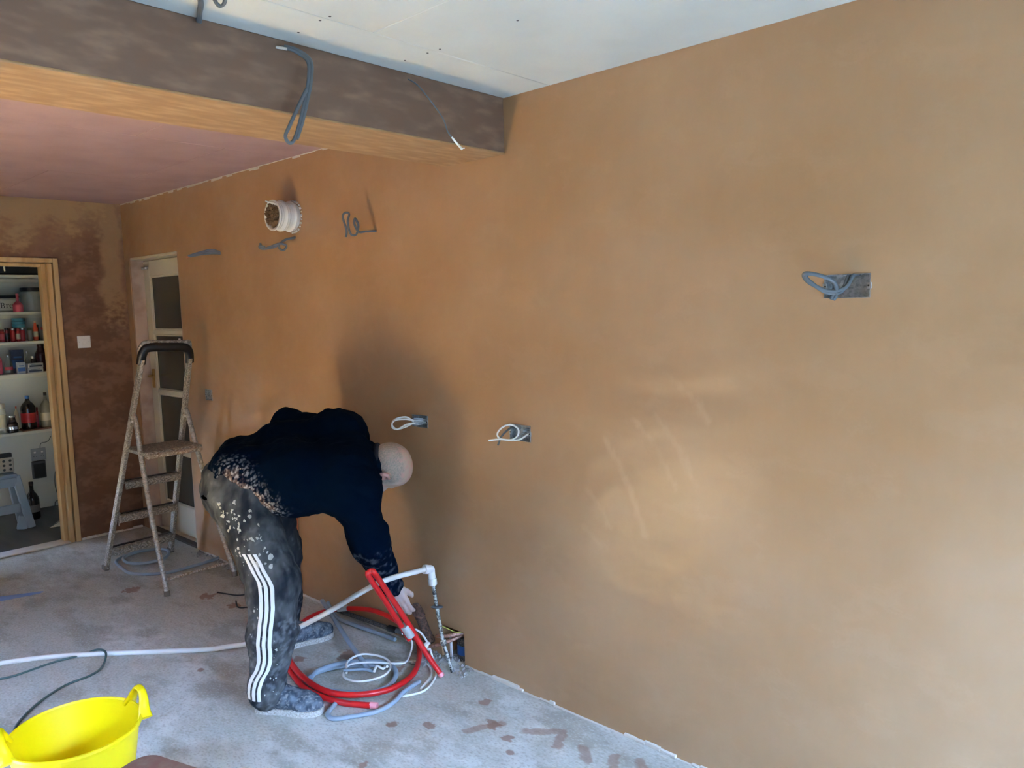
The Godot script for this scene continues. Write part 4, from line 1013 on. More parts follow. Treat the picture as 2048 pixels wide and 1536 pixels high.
func build_pantry() -> void:
	var st: SurfaceTool
	var t: Node3D
	var red := mat(rgb(176, 40, 42), 0.35)
	var dred := mat(rgb(110, 26, 30), 0.3)
	var pinkm := mat(rgb(214, 92, 108), 0.4)
	var teal := mat(rgb(58, 132, 146), 0.4)
	var dark := mat(rgb(36, 30, 30), 0.3)
	var green := mat(rgb(58, 84, 60), 0.4)
	var navy := mat(rgb(34, 52, 84), 0.5)
	var blue := mat(rgb(52, 98, 160), 0.5)
	var cream := mat(rgb(196, 190, 164), 0.35)
	var purple := mat(rgb(58, 30, 38), 0.25)
	var orange := mat(rgb(206, 82, 50), 0.4)
	var silver := mat(rgb(206, 208, 210), 0.25, 0.8)
	var cola := mat(rgb(26, 18, 18), 0.12)
	var boardm := mat(rgb(130, 92, 70), 0.6)
	var sheleft := -1.7
	var n := 0
	var names := ["topmost white pantry shelf under the black appliance", "white pantry shelf under the bread bin", "white pantry shelf under the red jars", "white pantry shelf under the blue boxes", "lowest white pantry shelf under the large bottles"]
	for y in [1.935, 1.645, 1.412, 1.158, 0.695]:
		t = thing("pantry_shelf", names[n], "shelf", V(-0.95, y, -7.075), 0.0, "pantry shelves")
		st = mb(); box(st, V(sheleft + 0.951, -0.022, -0.124), V(0.749, 0.0, 0.125), 0.002); part("board", st, M.shelf, t)
		st = mb(); box(st, V(sheleft + 0.951, -0.05, -0.124), V(0.749, -0.0225, -0.105), 0.001); part("batten", st, M.shelf, t)
		n += 1
	# top shelf
	t = thing("black_appliance", "black boxy appliance on the topmost pantry shelf", "appliance", V(-0.42, 1.935, -7.06))
	st = mb(); box(st, V(-0.24, 0.0, -0.1), V(0.2, 0.17, 0.1), 0.012); part("body", st, M.black, t)
	st = mb(); tube(st, [V(-0.085, 0.03, 0.105), V(-0.09, 0.06, 0.118), V(-0.085, 0.12, 0.105)], 0.008, 8, 4); part("handle", st, silver, t)
	# bread bin shelf
	t = thing("bread_bin", "cream lettered bin with black lid on the pantry shelf", "bin", V(-0.56, 1.645, -7.11))
	st = mb(); box(st, V(-0.14, 0.0, -0.08), V(0.155, 0.108, 0.08), 0.015); part("body", st, mat(rgb(186, 190, 178), 0.4), t)
	st = mb(); box(st, V(-0.142, 0.108, -0.082), V(0.157, 0.132, 0.082), 0.006); part("lid", st, M.black, t)
	var tm := TextMesh.new()
	var fnt := SystemFont.new()
	fnt.font_names = PackedStringArray(["Droid Serif"])
	fnt.font_italic = true
	tm.font = fnt
	tm.text = "Bread"
	tm.font_size = 32
	tm.pixel_size = 0.0017
	tm.depth = 0.001
	var lt := mesh_node("lettering", tm, M.black, t)
	lt.position = V(0.098, 0.052, 0.0805)
	jar("storage_tub", "tall clear storage tub with black lid in the pantry", "container", V(-0.305, 1.645, -7.08), 0.085, 0.195, M.clear, M.black)
	jar("canister", "white canister with black lid beside the clear tub", "canister", V(-0.242, 1.645, -6.980), 0.028, 0.125, cream, M.black)
	bottle("pink_bottle", "round pink bottle with narrow neck beside the bread bin", V(-0.430, 1.645, -6.985), 0.036, 0.145, pinkm, pinkm, null, 0.35, 0.28)
	# red jar shelf
	jar("red_jar", "leftmost red jar on the red jar shelf", "jar", V(-0.545, 1.412, -7.04), 0.019, 0.10, red, dred, pinkm, "jars on the red jar shelf")
	jar("dark_can", "dark can with red band between two red jars", "can", V(-0.507, 1.412, -7.05), 0.0165, 0.108, dred, M.black, dark, "jars on the red jar shelf")
	jar("red_can", "bright red can with pale top left of the teal tubs", "can", V(-0.472, 1.412, -7.03), 0.0165, 0.106, red, silver, null, "jars on the red jar shelf")
	jar("red_can", "red can with white label under the teal tubs", "can", V(-0.4385, 1.412, -7.02), 0.0155, 0.10, red, dred, cream, "jars on the red jar shelf")
	jar("red_jar", "clear-topped red jar under the teal tubs", "jar", V(-0.403, 1.412, -7.04), 0.0195, 0.108, red, silver, null, "jars on the red jar shelf")
	carton("red_packet", "low dark packet lying behind the red jars", V(-0.42, 1.412, -7.125), V(0.10, 0.105, 0.05), dred)
	for k in 3:
		t = thing("teal_tub", ["lowest of the three stacked teal tubs", "middle of the three stacked teal tubs", "topmost of the three stacked teal tubs"][k], "tub", V(-0.418, 1.521 + 0.0255 * k, -7.06), 0.0, "teal tubs on the red jars")
		st = mb(); lathe(st, Vector3.ZERO, [[0.0, 0.0], [0.042, 0.0], [0.046, 0.018], [0.048, 0.019], [0.048, 0.024], [0.0, 0.025]], 20); part("tub", st, teal, t)
	jar("green_lid_jar", "grey jar with dark green lid right of the teal tubs", "jar", V(-0.350, 1.412, -7.04), 0.0185, 0.10, mat(rgb(120, 124, 120), 0.3), green, null, "jars on the red jar shelf")
	bottle("sauce_bottle", "tall sauce bottle with red collar on the red jar shelf", V(-0.306, 1.412, -7.05), 0.0185, 0.158, orange, cream, cream, 0.6, 0.45, "jars on the red jar shelf")
	jar("red_lid_jar", "small grey jar with red lid right of the sauce bottle", "jar", V(-0.259, 1.412, -7.02), 0.017, 0.105, mat(rgb(124, 130, 132), 0.3), red, null, "jars on the red jar shelf")
	jar("dark_jar", "tall dark jar with pale stripe at the shelf end", "jar", V(-0.2215, 1.412, -7.06), 0.0195, 0.15, dark, M.black, cream, "jars on the red jar shelf")
	jar("dark_jar", "dark spice jar behind the red lidded jar", "jar", V(-0.282, 1.412, -7.115), 0.02, 0.13, dark, green, null, "jars on the red jar shelf")
	# blue box shelf
	bottle("pink_drink_bottle", "pink bottle at the left edge of the blue box shelf", V(-0.575, 1.158, -7.05), 0.018, 0.165, pinkm, pinkm)
	bottle("glass_bottle", "clear stoppered bottle with pink label on the blue box shelf", V(-0.515, 1.158, -7.05), 0.029, 0.15, M.clear, silver, pinkm, 0.5, 0.35)
	carton("navy_box", "tall navy printed box behind the blue carton", V(-0.440, 1.158, -7.11), V(0.09, 0.185, 0.05), navy, blue)
	carton("blue_carton", "small blue and white carton in front of the navy box", V(-0.447, 1.158, -6.99), V(0.058, 0.09, 0.04), mat(rgb(190, 200, 206), 0.5), blue)
	carton("flat_box", "lower of two flat blue and white boxes", V(-0.352, 1.158, -7.0), V(0.11, 0.04, 0.07), mat(rgb(180, 190, 200), 0.5), navy, 0.0, "flat boxes on the blue box shelf")
	carton("flat_box", "upper of two flat blue and white boxes", V(-0.350, 1.1985, -7.0), V(0.108, 0.036, 0.07), mat(rgb(180, 190, 200), 0.5), navy, 0.05, "flat boxes on the blue box shelf")
	bottle("small_glass_bottle", "slim clear bottle behind the flat boxes", V(-0.372, 1.158, -7.09), 0.016, 0.17, M.clear, silver, null, 0.5, 0.4)
	jar("glass_tumbler", "dark tumbler behind the flat boxes", "glass", V(-0.330, 1.158, -7.09), 0.018, 0.13, dark, silver)
	bottle("purple_bottle", "large dark purple bottle on the blue box shelf", V(-0.270, 1.158, -7.09), 0.045, 0.222, purple, purple, null, 0.62, 0.5)
	bottle("small_dark_bottle", "small dark bottle with white label at the shelf end", V(-0.2205, 1.158, -6.99), 0.0185, 0.19, dark, M.black, cream)
	# bottle shelf
	t = thing("tray_board", "thin brown board under the large bottles", "board", V(-0.38, 0.695, -7.05))
	st = mb(); box(st, V(-0.1, 0.0, -0.1), V(0.17, 0.008, 0.1), 0.002); part("board", st, boardm, t)
	jar("glass_jug", "tall clear jug at the left edge of the bottle shelf", "jug", V(-0.605, 0.695, -7.03), 0.036, 0.235, M.clear, cream, cream)
	bottle("foil_bottle", "squat dark bottle with crumpled silver foil top", V(-0.540, 0.695, -6.99), 0.037, 0.135, dark, silver, silver, 0.5, 0.6)
	bottle("red_top_bottle", "slim bottle with red cap left of the cola bottle", V(-0.478, 0.703, -7.11), 0.017, 0.185, cream, orange)
	bottle("cola_bottle", "large dark soft drink bottle with blue cap and red label", V(-0.412, 0.703, -7.04), 0.054, 0.27, cola, mat(rgb(50, 110, 176), 0.4), red, 0.62, 0.26)
	jar("red_tin", "slim red tin between the cola and the cream bottle", "tin", V(-0.342, 0.703, -7.09), 0.0145, 0.165, red, dred, pinkm)
	bottle("cream_bottle", "pale glass bottle with dark stopper on the bottle shelf", V(-0.282, 0.703, -7.04), 0.045, 0.285, mat(rgb(150, 148, 130), 0.2), dark, cream, 0.55, 0.24)
	bottle("green_bottle", "dark green bottle at the right end of the bottle shelf", V(-0.2225, 0.703, -7.125), 0.021, 0.225, green, dark)
	# below the shelves
	t = thing("double_socket", "white double socket on the pantry wall", "socket", V(-0.326, 0.462, -7.2))
	st = mb(); box(st, V(-0.055, -0.05, 0.0), V(0.055, 0.05, 0.012), 0.003); part("plate", st, mat(rgb(150, 156, 158), 0.5), t)
	for s in [-1, 1]:
		st = mb(); box(st, V(s * 0.027 - 0.008, 0.012, 0.012), V(s * 0.027 + 0.008, 0.026, 0.016), 0.002); part("switch_rocker", st, M.white, t)
		for q in [Vector2(0, 0.0), Vector2(-0.009, -0.016), Vector2(0.009, -0.016)]:
			st = mb(); box(st, V(s * 0.027 + q.x - 0.003, q.y - 0.002, 0.0115), V(s * 0.027 + q.x + 0.003, q.y + 0.002, 0.0125)); part("slot", st, M.black, t)
	t = thing("wall_charger", "dark rectangular charger mounted below the white socket", "charger", V(-0.334, 0.335, -7.2))
	st = mb(); box(st, V(-0.05, -0.073, 0.0), V(0.05, 0.073, 0.03), 0.004); part("case", st, mat(rgb(70, 74, 78), 0.5), t)
	st = mb(); box(st, V(-0.042, -0.066, 0.03), V(0.042, 0.05, 0.034), 0.002); part("front", st, mat(rgb(34, 36, 40), 0.35), t)
	cable("socket_cable", "grey cable curving above the pantry socket", [V(-0.31, 0.512, -7.192), V(-0.30, 0.55, -7.192), V(-0.25, 0.56, -7.192), V(-0.222, 0.60, -7.192)], 0.003, M.cable_grey)
	cable("pantry_cable", "thin dark cable looping down the pantry wall corner", [V(-0.212, 0.36, -7.1), V(-0.235, 0.30, -7.12), V(-0.24, 0.18, -7.13), V(-0.222, 0.09, -7.12), V(-0.21, 0.06, -7.1), V(-0.24, 0.05, -7.15), V(-0.25, 0.01, -7.15)], 0.003, M.cable_dark)
	bottle("wine_bottle", "black wine bottle standing on the pantry floor", V(-0.485, 0.004, -6.86), 0.048, 0.30, mat(rgb(24, 22, 24), 0.2), M.black, mat(rgb(120, 112, 104), 0.6), 0.52, 0.3)
	bottle("clear_bottle", "dusty clear bottle behind the wine bottle", V(-0.53, 0.004, -7.0), 0.04, 0.27, M.clear, silver)
	# folding step stool
	t = thing("step_stool", "pale blue-grey plastic step stool with perforated top", "stool", V(-0.76, 0.004, -6.72))
	var stool := mat(rgb(150, 172, 190), 0.45)
	var seatm := mat(rgb(176, 172, 160), 0.5)
	st = mb(); box(st, V(-0.13, 0.40, -0.11), V(0.13, 0.425, 0.11), 0.006); part("top", st, stool, t)
	st = mb(); box(st, V(-0.13, 0.432, 0.02), V(0.13, 0.545, 0.045), 0.008); part("folded_panel", st, seatm, t)
	for ix in 6:
		for iy in 3:
			st = mb(); lathe(st, V(-0.105 + 0.042 * ix, 0.456 + 0.033 * iy, 0.0452), [[0.0, 0.0006], [0.009, 0.0006], [0.010, 0.0]], 8, Vector3.BACK); part("hole", st, M.cable_dark, t)
	st = mb(); box(st, V(-0.13, 0.425, -0.06), V(0.14, 0.57, -0.03), 0.008); part("handle_panel", st, M.frame_dark, t)
	for s in [-1, 1]:
		st = mb(); bar(st, V(s * 0.12, 0.41, 0.09), V(s * 0.185, 0.0, 0.13), 0.055, 0.03, 0.006, V(0, 0, 1)); part("leg", st, stool, t)
		st = mb(); bar(st, V(s * 0.12, 0.41, -0.09), V(s * 0.185, 0.0, -0.13), 0.055, 0.03, 0.006, V(0, 0, 1)); part("leg", st, stool, t)
		st = mb(); bar(st, V(s * 0.118, 0.0, 0.132), V(s * 0.145, 0.10, 0.118), 0.07, 0.024, 0.006, V(0, 0, 1)); part("gusset", st, stool, t)
	st = mb(); box(st, V(-0.13, 0.13, 0.105), V(0.13, 0.20, 0.125), 0.006); part("cross_panel", st, stool, t)
	st = mb(); box(st, V(-0.125, 0.33, 0.09), V(0.125, 0.40, 0.11), 0.006); part("cross_panel", st, stool, t)
	# white offcut on the pantry floor
	t = thing("plastic_offcut", "pointed white plastic offcut on the pantry floor", "offcut", V(-0.40, 0.004, -6.5))
	st = mb()
	var a := [V(-0.095, 0.002, 0.04), V(0.06, 0.035, -0.09), V(0.10, 0.03, -0.04), V(0.02, 0.006, 0.08)]
	for k in [[0, 1, 2], [0, 2, 3]]:
		tri(st, a[k[0]], a[k[1]], a[k[2]])
		tri(st, a[k[0]] - V(0, 0.002, 0), a[k[2]] - V(0, 0.002, 0), a[k[1]] - V(0, 0.002, 0))
	for k in 4: quad(st, a[k], a[(k + 1) % 4], a[(k + 1) % 4] - V(0, 0.002, 0), a[k] - V(0, 0.002, 0))
	part("sheet", st, M.white, t)
	st = mb(); tube(st, [a[0], a[1] * 0.6 + a[2] * 0.4, a[2]], 0.004, 6, 1); part("rib", st, M.cable_grey, t)

# ---------------------------------------------------------------- figure: smooth union of tapered capsules and ellipsoids, meshed as surface nets
func net(prims: Array, cell: float, k: float, wrinkle, tint) -> Dictionary:
	# prims: ["c", a, ra, b, rb], ["e", centre, Basis (columns scaled to the radii)], ["-", centre, Basis]
	var lo := Vector3.ONE * 1e9
	var hi := -lo
	var boxes := []
	for p in prims:
		var l: Vector3
		var h: Vector3
		if p[0] == "c":
			l = p[1].min(p[3]) - Vector3.ONE * max(p[2], p[4])
			h = p[1].max(p[3]) + Vector3.ONE * max(p[2], p[4])
		else:
			var b: Basis = p[2]
			var e := Vector3(Vector3(b.x.x, b.y.x, b.z.x).length(), Vector3(b.x.y, b.y.y, b.z.y).length(), Vector3(b.x.z, b.y.z, b.z.z).length())
			l = p[1] - e
			h = p[1] + e
		boxes.append([l, h])
		if p[0] != "-":
			lo = lo.min(l)
			hi = hi.max(h)
	var pad := cell * 3.0
	lo -= Vector3.ONE * pad
	hi += Vector3.ONE * pad
	var nx := int((hi.x - lo.x) / cell) + 2
	var ny := int((hi.y - lo.y) / cell) + 2
	var nz := int((hi.z - lo.z) / cell) + 2
	var f := PackedFloat32Array()
	f.resize(nx * ny * nz)
	f.fill(0.2)
	for pi in prims.size():
		var p: Array = prims[pi]
		var m: float = k + cell * 2.0
		var i0 := clampi(int((boxes[pi][0].x - m - lo.x) / cell), 0, nx - 1)
		var i1 := clampi(int((boxes[pi][1].x + m - lo.x) / cell) + 1, 0, nx - 1)
		var j0 := clampi(int((boxes[pi][0].y - m - lo.y) / cell), 0, ny - 1)
		var j1 := clampi(int((boxes[pi][1].y + m - lo.y) / cell) + 1, 0, ny - 1)
		var k0 := clampi(int((boxes[pi][0].z - m - lo.z) / cell), 0, nz - 1)
		var k1 := clampi(int((boxes[pi][1].z + m - lo.z) / cell) + 1, 0, nz - 1)
		var cap: bool = p[0] == "c"
		var sub: bool = p[0] == "-"
		var a: Vector3 = p[1]
		var ba := Vector3.ZERO
		var bb := 1.0
		var ra := 0.0
		var dr := 0.0
		var inv := Basis()
		var inv2 := Basis()
		if cap:
			ba = p[3] - a
			bb = max(ba.length_squared(), 1e-9)
			ra = p[2]
			dr = p[4] - p[2]
		else:
			inv = p[2].inverse()
			inv2 = inv.transposed() * inv
		for kk in range(k0, k1 + 1):
			for j in range(j0, j1 + 1):
				var row := (kk * ny + j) * nx
				for i in range(i0, i1 + 1):
					var pa := Vector3(lo.x + i * cell, lo.y + j * cell, lo.z + kk * cell) - a
					var d: float
					if cap:
						var t := clampf(pa.dot(ba) / bb, 0.0, 1.0)
						d = (pa - ba * t).length() - ra - dr * t
					else:
						var n0 := (inv * pa).length()
						var n1 := (inv2 * pa).length()
						d = n0 * (n0 - 1.0) / max(n1, 1e-6)
					var o := f[row + i]
					if sub:
						var hs: float = max(k * 0.4 - absf(o + d), 0.0) / (k * 0.4)
						f[row + i] = max(o, -d) + hs * hs * k * 0.1
					else:
						var h: float = max(k - absf(o - d), 0.0) / k
						f[row + i] = min(o, d) - h * h * k * 0.25
	if wrinkle != null:
		for kk in nz:
			for j in ny:
				var row2 := (kk * ny + j) * nx
				for i in nx:
					var v := f[row2 + i]
					if v < 0.03 and v > -0.03:
						f[row2 + i] = v + wrinkle.call(Vector3(lo.x + i * cell, lo.y + j * cell, lo.z + kk * cell))
	# surface nets
	var ids := PackedInt32Array()
	ids.resize(nx * ny * nz)
	ids.fill(-1)
	var verts := PackedVector3Array()
	var sx := 1
	var sy := nx
	var sz := nx * ny
	var off := [0, sx, sy, sx + sy, sz, sx + sz, sy + sz, sx + sy + sz]
	var edges := [[0, 1], [2, 3], [4, 5], [6, 7], [0, 2], [1, 3], [4, 6], [5, 7], [0, 4], [1, 5], [2, 6], [3, 7]]
	var cor := [Vector3(0, 0, 0), Vector3(1, 0, 0), Vector3(0, 1, 0), Vector3(1, 1, 0), Vector3(0, 0, 1), Vector3(1, 0, 1), Vector3(0, 1, 1), Vector3(1, 1, 1)]
	for kk in nz - 1:
		for j in ny - 1:
			for i in nx - 1:
				var c := (kk * ny + j) * nx + i
				var v0 := f[c]
				if v0 > 0.15 or v0 < -0.15: continue
				var s0 := v0 < 0.0
				if (f[c + sx] < 0.0) == s0 and (f[c + sy] < 0.0) == s0 and (f[c + sz] < 0.0) == s0 and (f[c + sx + sy] < 0.0) == s0 and (f[c + sx + sz] < 0.0) == s0 and (f[c + sy + sz] < 0.0) == s0 and (f[c + sx + sy + sz] < 0.0) == s0: continue
				var sum := Vector3.ZERO
				var cnt := 0
				for e in edges:
					var va := f[c + off[e[0]]]
					var vb := f[c + off[e[1]]]
					if (va < 0.0) != (vb < 0.0):
						sum += (cor[e[0]] as Vector3).lerp(cor[e[1]], va / (va - vb))
						cnt += 1
				ids[c] = verts.size()
				verts.append(lo + (Vector3(i, j, kk) + sum / cnt) * cell)
	var idx := PackedInt32Array()
	for kk in range(1, nz - 1):
		for j in range(1, ny - 1):
			for i in range(1, nx - 1):
				var c := (kk * ny + j) * nx + i
				if ids[c] < 0: continue
				var s0 := f[c] < 0.0
				for ax in 3:
					var st: int = [sx, sy, sz][ax]
					if (f[c + st] < 0.0) == s0: continue
					var u: int = [sy, sz, sx][ax]
					var w: int = [sz, sx, sy][ax]
					var q0 := ids[c]
					var q1 := ids[c - u]
					var q2 := ids[c - u - w]
					var q3 := ids[c - w]
					if q0 < 0 or q1 < 0 or q2 < 0 or q3 < 0: continue
					if s0: idx.append_array(PackedInt32Array([q0, q2, q1, q0, q3, q2]))
					else: idx.append_array(PackedInt32Array([q0, q1, q2, q0, q2, q3]))
	var nor := PackedVector3Array()
	nor.resize(verts.size())
	for q in range(0, idx.size(), 3):
		var n := (verts[idx[q + 2]] - verts[idx[q]]).cross(verts[idx[q + 1]] - verts[idx[q]])
		nor[idx[q]] += n
		nor[idx[q + 1]] += n
		nor[idx[q + 2]] += n
	var col := PackedColorArray()
	for q in verts.size():
		nor[q] = nor[q].normalized()
		if tint != null: col.append(tint.call(verts[q], nor[q]))
	return {"v": verts, "n": nor, "i": idx, "c": col}

func join_nets(list: Array, at: Vector3) -> ArrayMesh:
	var v := PackedVector3Array()
	var n := PackedVector3Array()
	var c := PackedColorArray()
	var ix := PackedInt32Array()
	for d in list:
		var b := v.size()
		for q in d.v: v.append(q - at)
		n.append_array(d.n)
		c.append_array(d.c)
		for q in d.i: ix.append(q + b)
	var arr := []
	arr.resize(Mesh.ARRAY_MAX)
	arr[Mesh.ARRAY_VERTEX] = v
	arr[Mesh.ARRAY_NORMAL] = n
	arr[Mesh.ARRAY_INDEX] = ix
	if c.size() == v.size(): arr[Mesh.ARRAY_COLOR] = c
	var m := ArrayMesh.new()
	m.add_surface_from_arrays(Mesh.PRIMITIVE_TRIANGLES, arr)
	return m

func capsule_distance(prims: Array, p: Vector3, k: float) -> float:
	var r := 1.0
	for q in prims:
		var ba: Vector3 = q[3] - q[1]
		var t := clampf((p - q[1]).dot(ba) / max(ba.length_squared(), 1e-9), 0.0, 1.0)
		var d: float = (p - q[1] - ba * t).length() - lerpf(q[2], q[4], t)
		var h: float = max(k - absf(r - d), 0.0) / k
		r = min(r, d) - h * h * k * 0.25
	return r

func hand_prims(wrist: Vector3, d: Vector3, palm: Vector3, thumb: Vector3, curl: float) -> Array:
	# d points along the hand, palm is the direction the palm faces, thumb is the thumb's side
	d = d.normalized()
	palm = (palm - d * palm.dot(d)).normalized()
	var side := d.cross(palm).normalized()
	if side.dot(thumb) < 0.0: side = -side
	var pr := []
	pr.append(["c", wrist - d * 0.03, 0.027, wrist + d * 0.02, 0.026])
	var lens := [0.046, 0.051, 0.047, 0.036]
	for i in 4:
		var off: float = 0.031 - 0.0205 * i
		var kn: Vector3 = wrist + d * (0.092 - 0.004 * absf(i - 1.0)) + side * off
		pr.append(["c", wrist + d * 0.02 + side * off * 0.65, 0.017, kn, 0.0125])
		var dir := d.rotated(side, 0.0)
		var q := kn
		var bend := 0.0
		for s in 3:
			bend += curl * [0.55, 1.0, 0.75][s]
			var dd := d * cos(bend) + palm * sin(bend)
			var nq: Vector3 = q + dd * lens[i] * [1.0, 0.62, 0.5][s]
			pr.append(["c", q, 0.0098 - 0.0008 * s, nq, 0.0090 - 0.0008 * s])
			q = nq
	var tb := wrist + d * 0.028 + side * 0.026 + palm * 0.008
	var t1 := tb + (d * 0.85 + side * 0.38 + palm * 0.45).normalized() * 0.042
	var t2 := t1 + (d * 0.85 + side * 0.15 + palm * 0.5).normalized() * 0.033
	var t3 := t2 + (d * 0.8 - side * 0.15 + palm * 0.6).normalized() * 0.026
	pr.append(["c", tb, 0.016, t1, 0.012])
	pr.append(["c", t1, 0.012, t2, 0.0105])
	pr.append(["c", t2, 0.0105, t3, 0.0085])
	return pr

func build_person() -> void:
	var at := V(-0.6, 0, -2.95)
	var t := thing("person", "man in navy sweatshirt and dusty striped track trousers bending to the pipes", "person", at)
	var none = null
	var fold := noise(200, 9.0, 3)
	var fine := noise(201, 40.0, 3)
	# joints
	var hip_r := V(-0.745, 0.872, -2.93)
	var hip_l := V(-0.560, 0.845, -3.06)
	var knee_r := V(-0.727, 0.522, -2.735)
	var calf_r := V(-0.756, 0.321, -2.715)
	var ank_r := V(-0.783, 0.105, -2.735)
	var knee_l := V(-0.473, 0.499, -3.12)
	var calf_l := V(-0.443, 0.274, -3.173)
	var ank_l := V(-0.425, 0.09, -3.195)
	var back0 := V(-0.654, 0.954, -3.092)
	var back1 := V(-0.515, 0.990, -2.996)
	var back2 := V(-0.316, 1.035, -2.848)
	var rib0 := V(-0.735, 0.936, -2.935)
	var rib1 := V(-0.586, 0.913, -2.766)
	var rib2 := V(-0.448, 0.902, -2.631)
	var sh_r := V(-0.438, 0.856, -2.569)
	var el_r := V(-0.388, 0.637, -2.551)
	var wr_r := V(-0.258, 0.402, -2.572)
	var sh_l := V(-0.256, 1.040, -2.875)
	var el_l := V(-0.377, 1.082, -3.168)
	var wr_l := V(-0.425, 0.66, -3.165)
	var col_a := V(-0.332, 0.947, -2.702)
	var col_b := V(-0.277, 0.937, -2.653)
	var head := V(-0.227, 0.925, -2.610)
	# trousers
	var leg := [
		["c", hip_r, 0.128, hip_l, 0.122], ["c", V(-0.735, 0.895, -3.0), 0.128, V(-0.655, 0.89, -3.06), 0.125],
		["c", hip_r, 0.128, knee_r, 0.098], ["c", knee_r, 0.098, calf_r, 0.090], ["c", calf_r, 0.090, ank_r, 0.064], ["c", ank_r, 0.064, ank_r + V(0.0, -0.042, -0.004), 0.060],
		["c", hip_l, 0.120, knee_l, 0.088], ["c", knee_l, 0.088, calf_l, 0.080], ["c", calf_l, 0.080, ank_l, 0.062]]
	var wr_t := func(p: Vector3) -> float:
		var a := fold.get_noise_3d(p.x * 0.45, p.y * 1.2, p.z * 0.45)
		return a * 0.012 + fine.get_noise_3d(p.x * 0.4, p.y * 0.8, p.z * 0.4) * 0.003
	var dust := noise(210, 20.0, 4)
	var splat := noise(211, 38.0, 2)
	var tint_t := func(p: Vector3, _n: Vector3) -> Color:
		# plaster dust and paint blobs on dark cloth; far leg kept darker
		var c := Color(0.017, 0.021, 0.029)
		var v := 0.6 * dust.get_noise_3d(p.x, p.y * 0.35, p.z) + 0.5 * dust.get_noise_3d(p.x * 0.35 + 3.0, p.y * 0.3, p.z * 0.35)
		c = c.lerp(Color(0.110, 0.120, 0.120), smoothstep(-0.45, 0.5, v) * (0.8 if p.x < -0.6 else 0.3))
		c = c.lerp(Color(0.16, 0.175, 0.18), 0.5 * smoothstep(0.1, 0.5, splat.get_noise_3dv(p * 0.6)) * smoothstep(-0.1, 0.3, v))
		if p.y < 0.4: c = c.lerp(Color(0.20, 0.23, 0.25), 0.5 * smoothstep(0.0, 0.4, dust.get_noise_3d(p.x * 1.6, p.y * 1.6 + 4.0, p.z * 1.6)))
		return c
	var tr := mesh_node("trousers", join_nets([net(leg, 0.008, 0.05, wr_t, tint_t)], at), M.cloth_t, t)
	# three white stripes down the right leg
	var right := V(0.678, 0, 0.734)
	var out := V(-0.66, 0, 0.75)
	var axis := [[0.66, V(-0.733, 0.66, -2.80), -0.028], [0.60, V(-0.730, 0.60, -2.77), -0.012], [0.545, V(-0.727, 0.545, -2.745), 0.0], [0.46, V(-0.735, 0.46, -2.73), -0.004], [0.36, V(-0.750, 0.36, -2.72), -0.010], [0.27, V(-0.763, 0.27, -2.718), -0.008], [0.215, V(-0.768, 0.215, -2.725), -0.012], [0.165, V(-0.775, 0.165, -2.73), -0.032], [0.12, V(-0.781, 0.12, -2.734), -0.038], [0.085, V(-0.783, 0.085, -2.735), -0.036]]
	var cent := []
	for a in axis: cent.append(a[1] + right * a[2])
	var path := smooth_path(cent, 8)
	for s in 3:
		var st := mb()
		st.set_smooth_group(0)
		var rows := []
		for p in path:
			var row := []
			for e in 4:
				var x: float = (s - 1) * 0.0225 + (e / 3.0 - 0.5) * 0.0145
				var q: Vector3 = p + right * x + out * 0.2
				for it in 14:
					var d: float = capsule_distance(leg, q, 0.05) + wr_t.call(q)
					if d < 0.0012: break
					q -= out * max(d * 0.8, 0.0008)
				row.append(q + out * (0.0024 if e == 1 or e == 2 else 0.0006) - at)
			rows.append(row)
		for i in rows.size() - 1:
			for e in 3:
				quad(st, rows[i][e], rows[i][e + 1], rows[i + 1][e + 1], rows[i + 1][e])
		tag(part("stripe", st, M.stripe, tr), "white side stripe")
	# blobs of dried paint on the right thigh and seat, each laid on the cloth
	var flecks := mb()
	rng.seed = 31
	for i in 90:
		var y := rng.randf_range(0.60, 0.86) if i < 62 else rng.randf_range(0.10, 0.60)
		var f := clampf((0.872 - y) / 0.35, 0.0, 1.0)
		var base := hip_r.lerp(knee_r, f) if y > 0.522 else knee_r.lerp(ank_r, (0.522 - y) / 0.417)
		var cx0 := rng.randf_range(-0.085, 0.05) + 0.01
		var rad := rng.randf_range(0.002, 0.006) * (1.0 if rng.randf() > 0.2 else 1.6)
		if i >= 62: rad *= 0.6
		var ring0 := []
		var mid0 := Vector3.ZERO
		for e in 8:
			var an := TAU * e / 7.0
			var rr := rad * rng.randf_range(0.35, 1.5)
			if e == 7: rr = 0.0
			var q: Vector3 = base + right * (cx0 + cos(an) * rr) + V(0, sin(an) * rr * 1.2, 0) + out * 0.2
			for it in 16:
				var d: float = capsule_distance(leg, q, 0.05) + wr_t.call(q)
				if d < 0.001: break
				q -= out * max(d * 0.8, 0.0008)
			if e == 7: mid0 = q + out * 0.0032 - at
			else: ring0.append(q + out * 0.0006 - at)
		for e in 7: tri(flecks, mid0, ring0[e], ring0[(e + 1) % 7])
	tag(part("paint_flecks", flecks, M.fleck, tr), "dried white paint flecks", "", "", "stuff")
